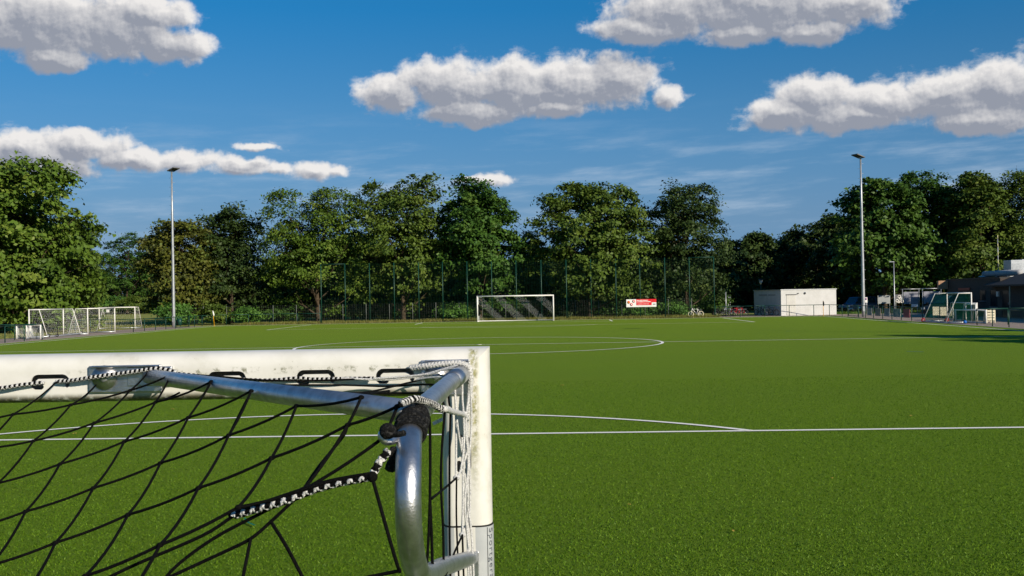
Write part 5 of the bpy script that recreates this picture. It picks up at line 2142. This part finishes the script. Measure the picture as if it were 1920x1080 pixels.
wrap(31, 6, .0030, .004, 1.5)
wrap(32, 5, .0033, .008, 1.7)
kx = G(727, 808, 1.455)
for k in range(6):
    d = Vector((rg.uniform(-1, 1), rg.uniform(-1, 1), rg.uniform(-1, 1))).normalized()
    b.ring(kx, d, .0075, .0042, 14, 6)
b.tube(smooth_path([kx, G(740, 815, 1.45), G(758, 812, 1.44)], 5), .0042, 7)
b.tube(smooth_path([G(739, 840, 1.47), G(737, 862, 1.475), G(731, 880, 1.48)], 5), [.006] * 3 + [.007] * 4 + [.008] * 4, 7)
b.build('rope_winding', mat('black_rope', (.004, .004, .004), (.045, .044, .042), 260, .75, spec=.2, bump=.6, bscale=350, lo=.48, hi=.66), lp_)


def braid(mb, pts, r, n=14, pitch=.0115, raw=False):
    """a two-colour plaited rope: four strands turning round the path"""
    P = smooth_path(pts if raw else [G(*p) for p in pts], 12)
    L_ = [0.0]
    for i in range(1, len(P)):
        L_.append(L_[-1] + (P[i] - P[i - 1]).length)
    N = max(8, int(L_[-1] / (pitch / 7)))
    Q = []
    k = 0
    for i in range(N + 1):
        s_ = L_[-1] * i / N
        while k < len(L_) - 2 and L_[k + 1] < s_:
            k += 1
        f = (s_ - L_[k]) / max(1e-9, L_[k + 1] - L_[k])
        Q.append(P[k].lerp(P[k + 1], f))
    for st in range(4):
        pp = []
        for i, q in enumerate(Q):
            tn = (Q[min(i + 1, N)] - Q[max(i - 1, 0)]).normalized()
            u = (Vector((0, 0, 1)) - tn * tn.z)
            u = u.normalized() if u.length > .05 else Vector((1, 0, 0))
            v = tn.cross(u)
            a = 2 * PI * (i * L_[-1] / N / pitch) * (1 if st < 2 else -1) + (st % 2) * PI + (PI / 2 if st > 1 else 0)
            pp.append(q + (u * math.cos(a) + v * math.sin(a)) * r * .55)
        mb.cur = st % 2 if len(mb_two) else 0
        mb.tube(pp, r * .52, 5, cap=False)
    mb.cur = 0


mb_two = [1]
MIX = [MAT['white_cord'], MAT['cord']]
b = MB()
gl = G(-200, 752, DB - .072)
braid(b, [(-LBAR + .1, -.07, ZB - .03), (-5.0, -.07, ZB - .035), (-3.4, -.07, ZB - .03), (-2.2, -.07, ZB - .035), gl], .0052, raw=True, pitch=.016)
braid(b, [(-200, 752, DB - .072), (-90, 736, DB - .07), (0, 728, DB - .07), (40, 722, DB - .066), (82, 717.5, DB - .058)], .0052)
braid(b, [(106, 716, DB - .06), (140, 713, DB - .07), (170, 708, DB - .075), (230, 700, DB - .08), (285, 692, DB - .085), (304, 692, DB - .085), (330, 698, DB - .085)], .0054)
braid(b, [(330, 700, DB - .075), (420, 709, DB - .07), (500, 713, DB - .07), (556, 709, DB - .065), (590, 711, DB - .06), (640, 710, DB - .065), (700, 709, DB - .07)], .0045)
b.build('edge_rope', MIX, goal)
b = MB()
braid(b, [(438, 967, 1.50), (480, 955, 1.485), (530, 941, 1.47), (568, 926, 1.465), (620, 909, 1.455), (692, 895, 1.44)], .0056, pitch=.017)
braid(b, [(698, 893, 1.445), (708, 872, 1.45), (728, 845, 1.46)], .0058, pitch=.02)
b.build('rear_rope', MIX, goal)
b = MB()
b.tube(smooth_path([G(*p) for p in [(430, 966, 1.505), (470, 951, 1.49), (568, 918, 1.46), (620, 902, 1.452), (698, 888, 1.438)]], 6), .0030, 7)
b.build('rear_rope', MAT['cord'], goal)
b = MB()
mb_two = []
braid(b, [(770, 690, DB - .06), (800, 686, DB - .075), (835, 682, DB - .08), (862, 681, DB - .08), (878, 688, DB - .078), (882, 704, DB - .075), (881, 730, DB - .07), (878, 760, DB - .068), (874, 792, DB - .066), (872, 850, DB - .066)], .0075, pitch=.016)
b.build('plaited_rope', MIX, goal)
b = MB()
mb_two = [1]
braid(b, [(752, 757, 1.52), (764, 752, 1.55), (778, 748, 1.57), (795, 752, 1.62), (812, 758, 1.68), (829, 768, 1.72)], .0058, pitch=.012)
b.build('plaited_rope', MIX, goal)
b = MB()
WC = .0026
for pts in ([(700, 710, 2.60), (760, 706, 2.59), (800, 701, 2.58), (838, 690, 2.575), (858, 685, 2.57)],
            [(780, 712, 2.585), (805, 708, 2.56), (832, 708, 2.53), (848, 714, 2.51), (853, 730, 2.50), (855, 800, 2.50), (855, 895, 2.48)],
            [(800, 703, 2.58), (840, 692, 2.55), (858, 694, 2.53), (866, 712, 2.52), (867, 750, 2.52), (869, 775, 2.52), (870, 830, 2.52), (864, 880, 2.5), (856, 896, 2.48)],
            [(640, 709, 2.605), (720, 712, 2.60), (770, 708, 2.59), (810, 704, 2.585)],
            [(875, 790, 2.58), (874, 860, 2.56), (877, 925, 2.55), (875, 975, 2.55), (867, 1002, 2.53)], [(870, 776, 2.55), (878, 850, 2.56), (876, 970, 2.55), (879, 1100, 2.54)],
            [(866, 820, 2.54), (868, 900, 2.53), (867, 1000, 2.52)], [(876, 845, 2.55), (866, 880, 2.53), (856, 895, 2.48)], [(876, 945, 2.55), (884, 1000, 2.55), (889, 1100, 2.55)], [(873, 980, 2.54), (880, 1040, 2.545), (884, 1100, 2.55)],
            [(882, 720, 2.57), (884, 790, 2.57), (880, 860, 2.56), (882, 930, 2.56), (878, 1010, 2.55), (882, 1100, 2.55)], [(879, 740, 2.56), (873, 800, 2.54), (878, 870, 2.55), (871, 940, 2.53), (876, 1000, 2.54)],
            [(853, 740, 2.50), (858, 800, 2.49), (866, 850, 2.52), (872, 905, 2.54)], [(876, 905, 2.55), (868, 960, 2.53), (866, 1002, 2.52)]):
    b.tube(smooth_path([G(*p) for p in pts], 6), WC, 7, cap=False)
for c in ((870, 776, 2.52), (856, 896, 2.48), (867, 1003, 2.52), (840, 768, 2.1)):
    b.ball(G(*c), .0065, 8, 6, (1.3, 1, 1))
b.tube(smooth_path([G(832, 766, 1.9), G(850, 772, 2.2), G(868, 777, 2.5), G(876, 786, 2.56)], 6), .0060, 8)
b.build('side_cord', MAT['white_cord'], goal)
b = MB()
b.obox(G(821, 790, 2.3), .012, .0008, .0036, (1, 0, .45), (0, 1, 0))
b.build('cable_tie', MAT['white_cord'], goal)

# the far-side bracket, ground frame and the rest of the frame, as on the right
b = MB()
off = -LBAR
mir = [Vector((off - p.x, p.y, p.z)) for p in axp]
b.tube(mir, RT, 12)
b.build('net_bracket', ALU, goal)
b = MB()
b.tube([(off - T1[0], T1[1], T1[2]), (off - T0[0], T0[1], T0[2])], RT, 12)
b.build('diagonal_tube', ALU, goal)
b = MB()
b.tube([(0, -.02, .05), (0, -1.5, .05), (off, -1.5, .05), (off, -.02, .05)], .03, 10)
b.build('ground_frame', MAT['grey_alu'], goal)
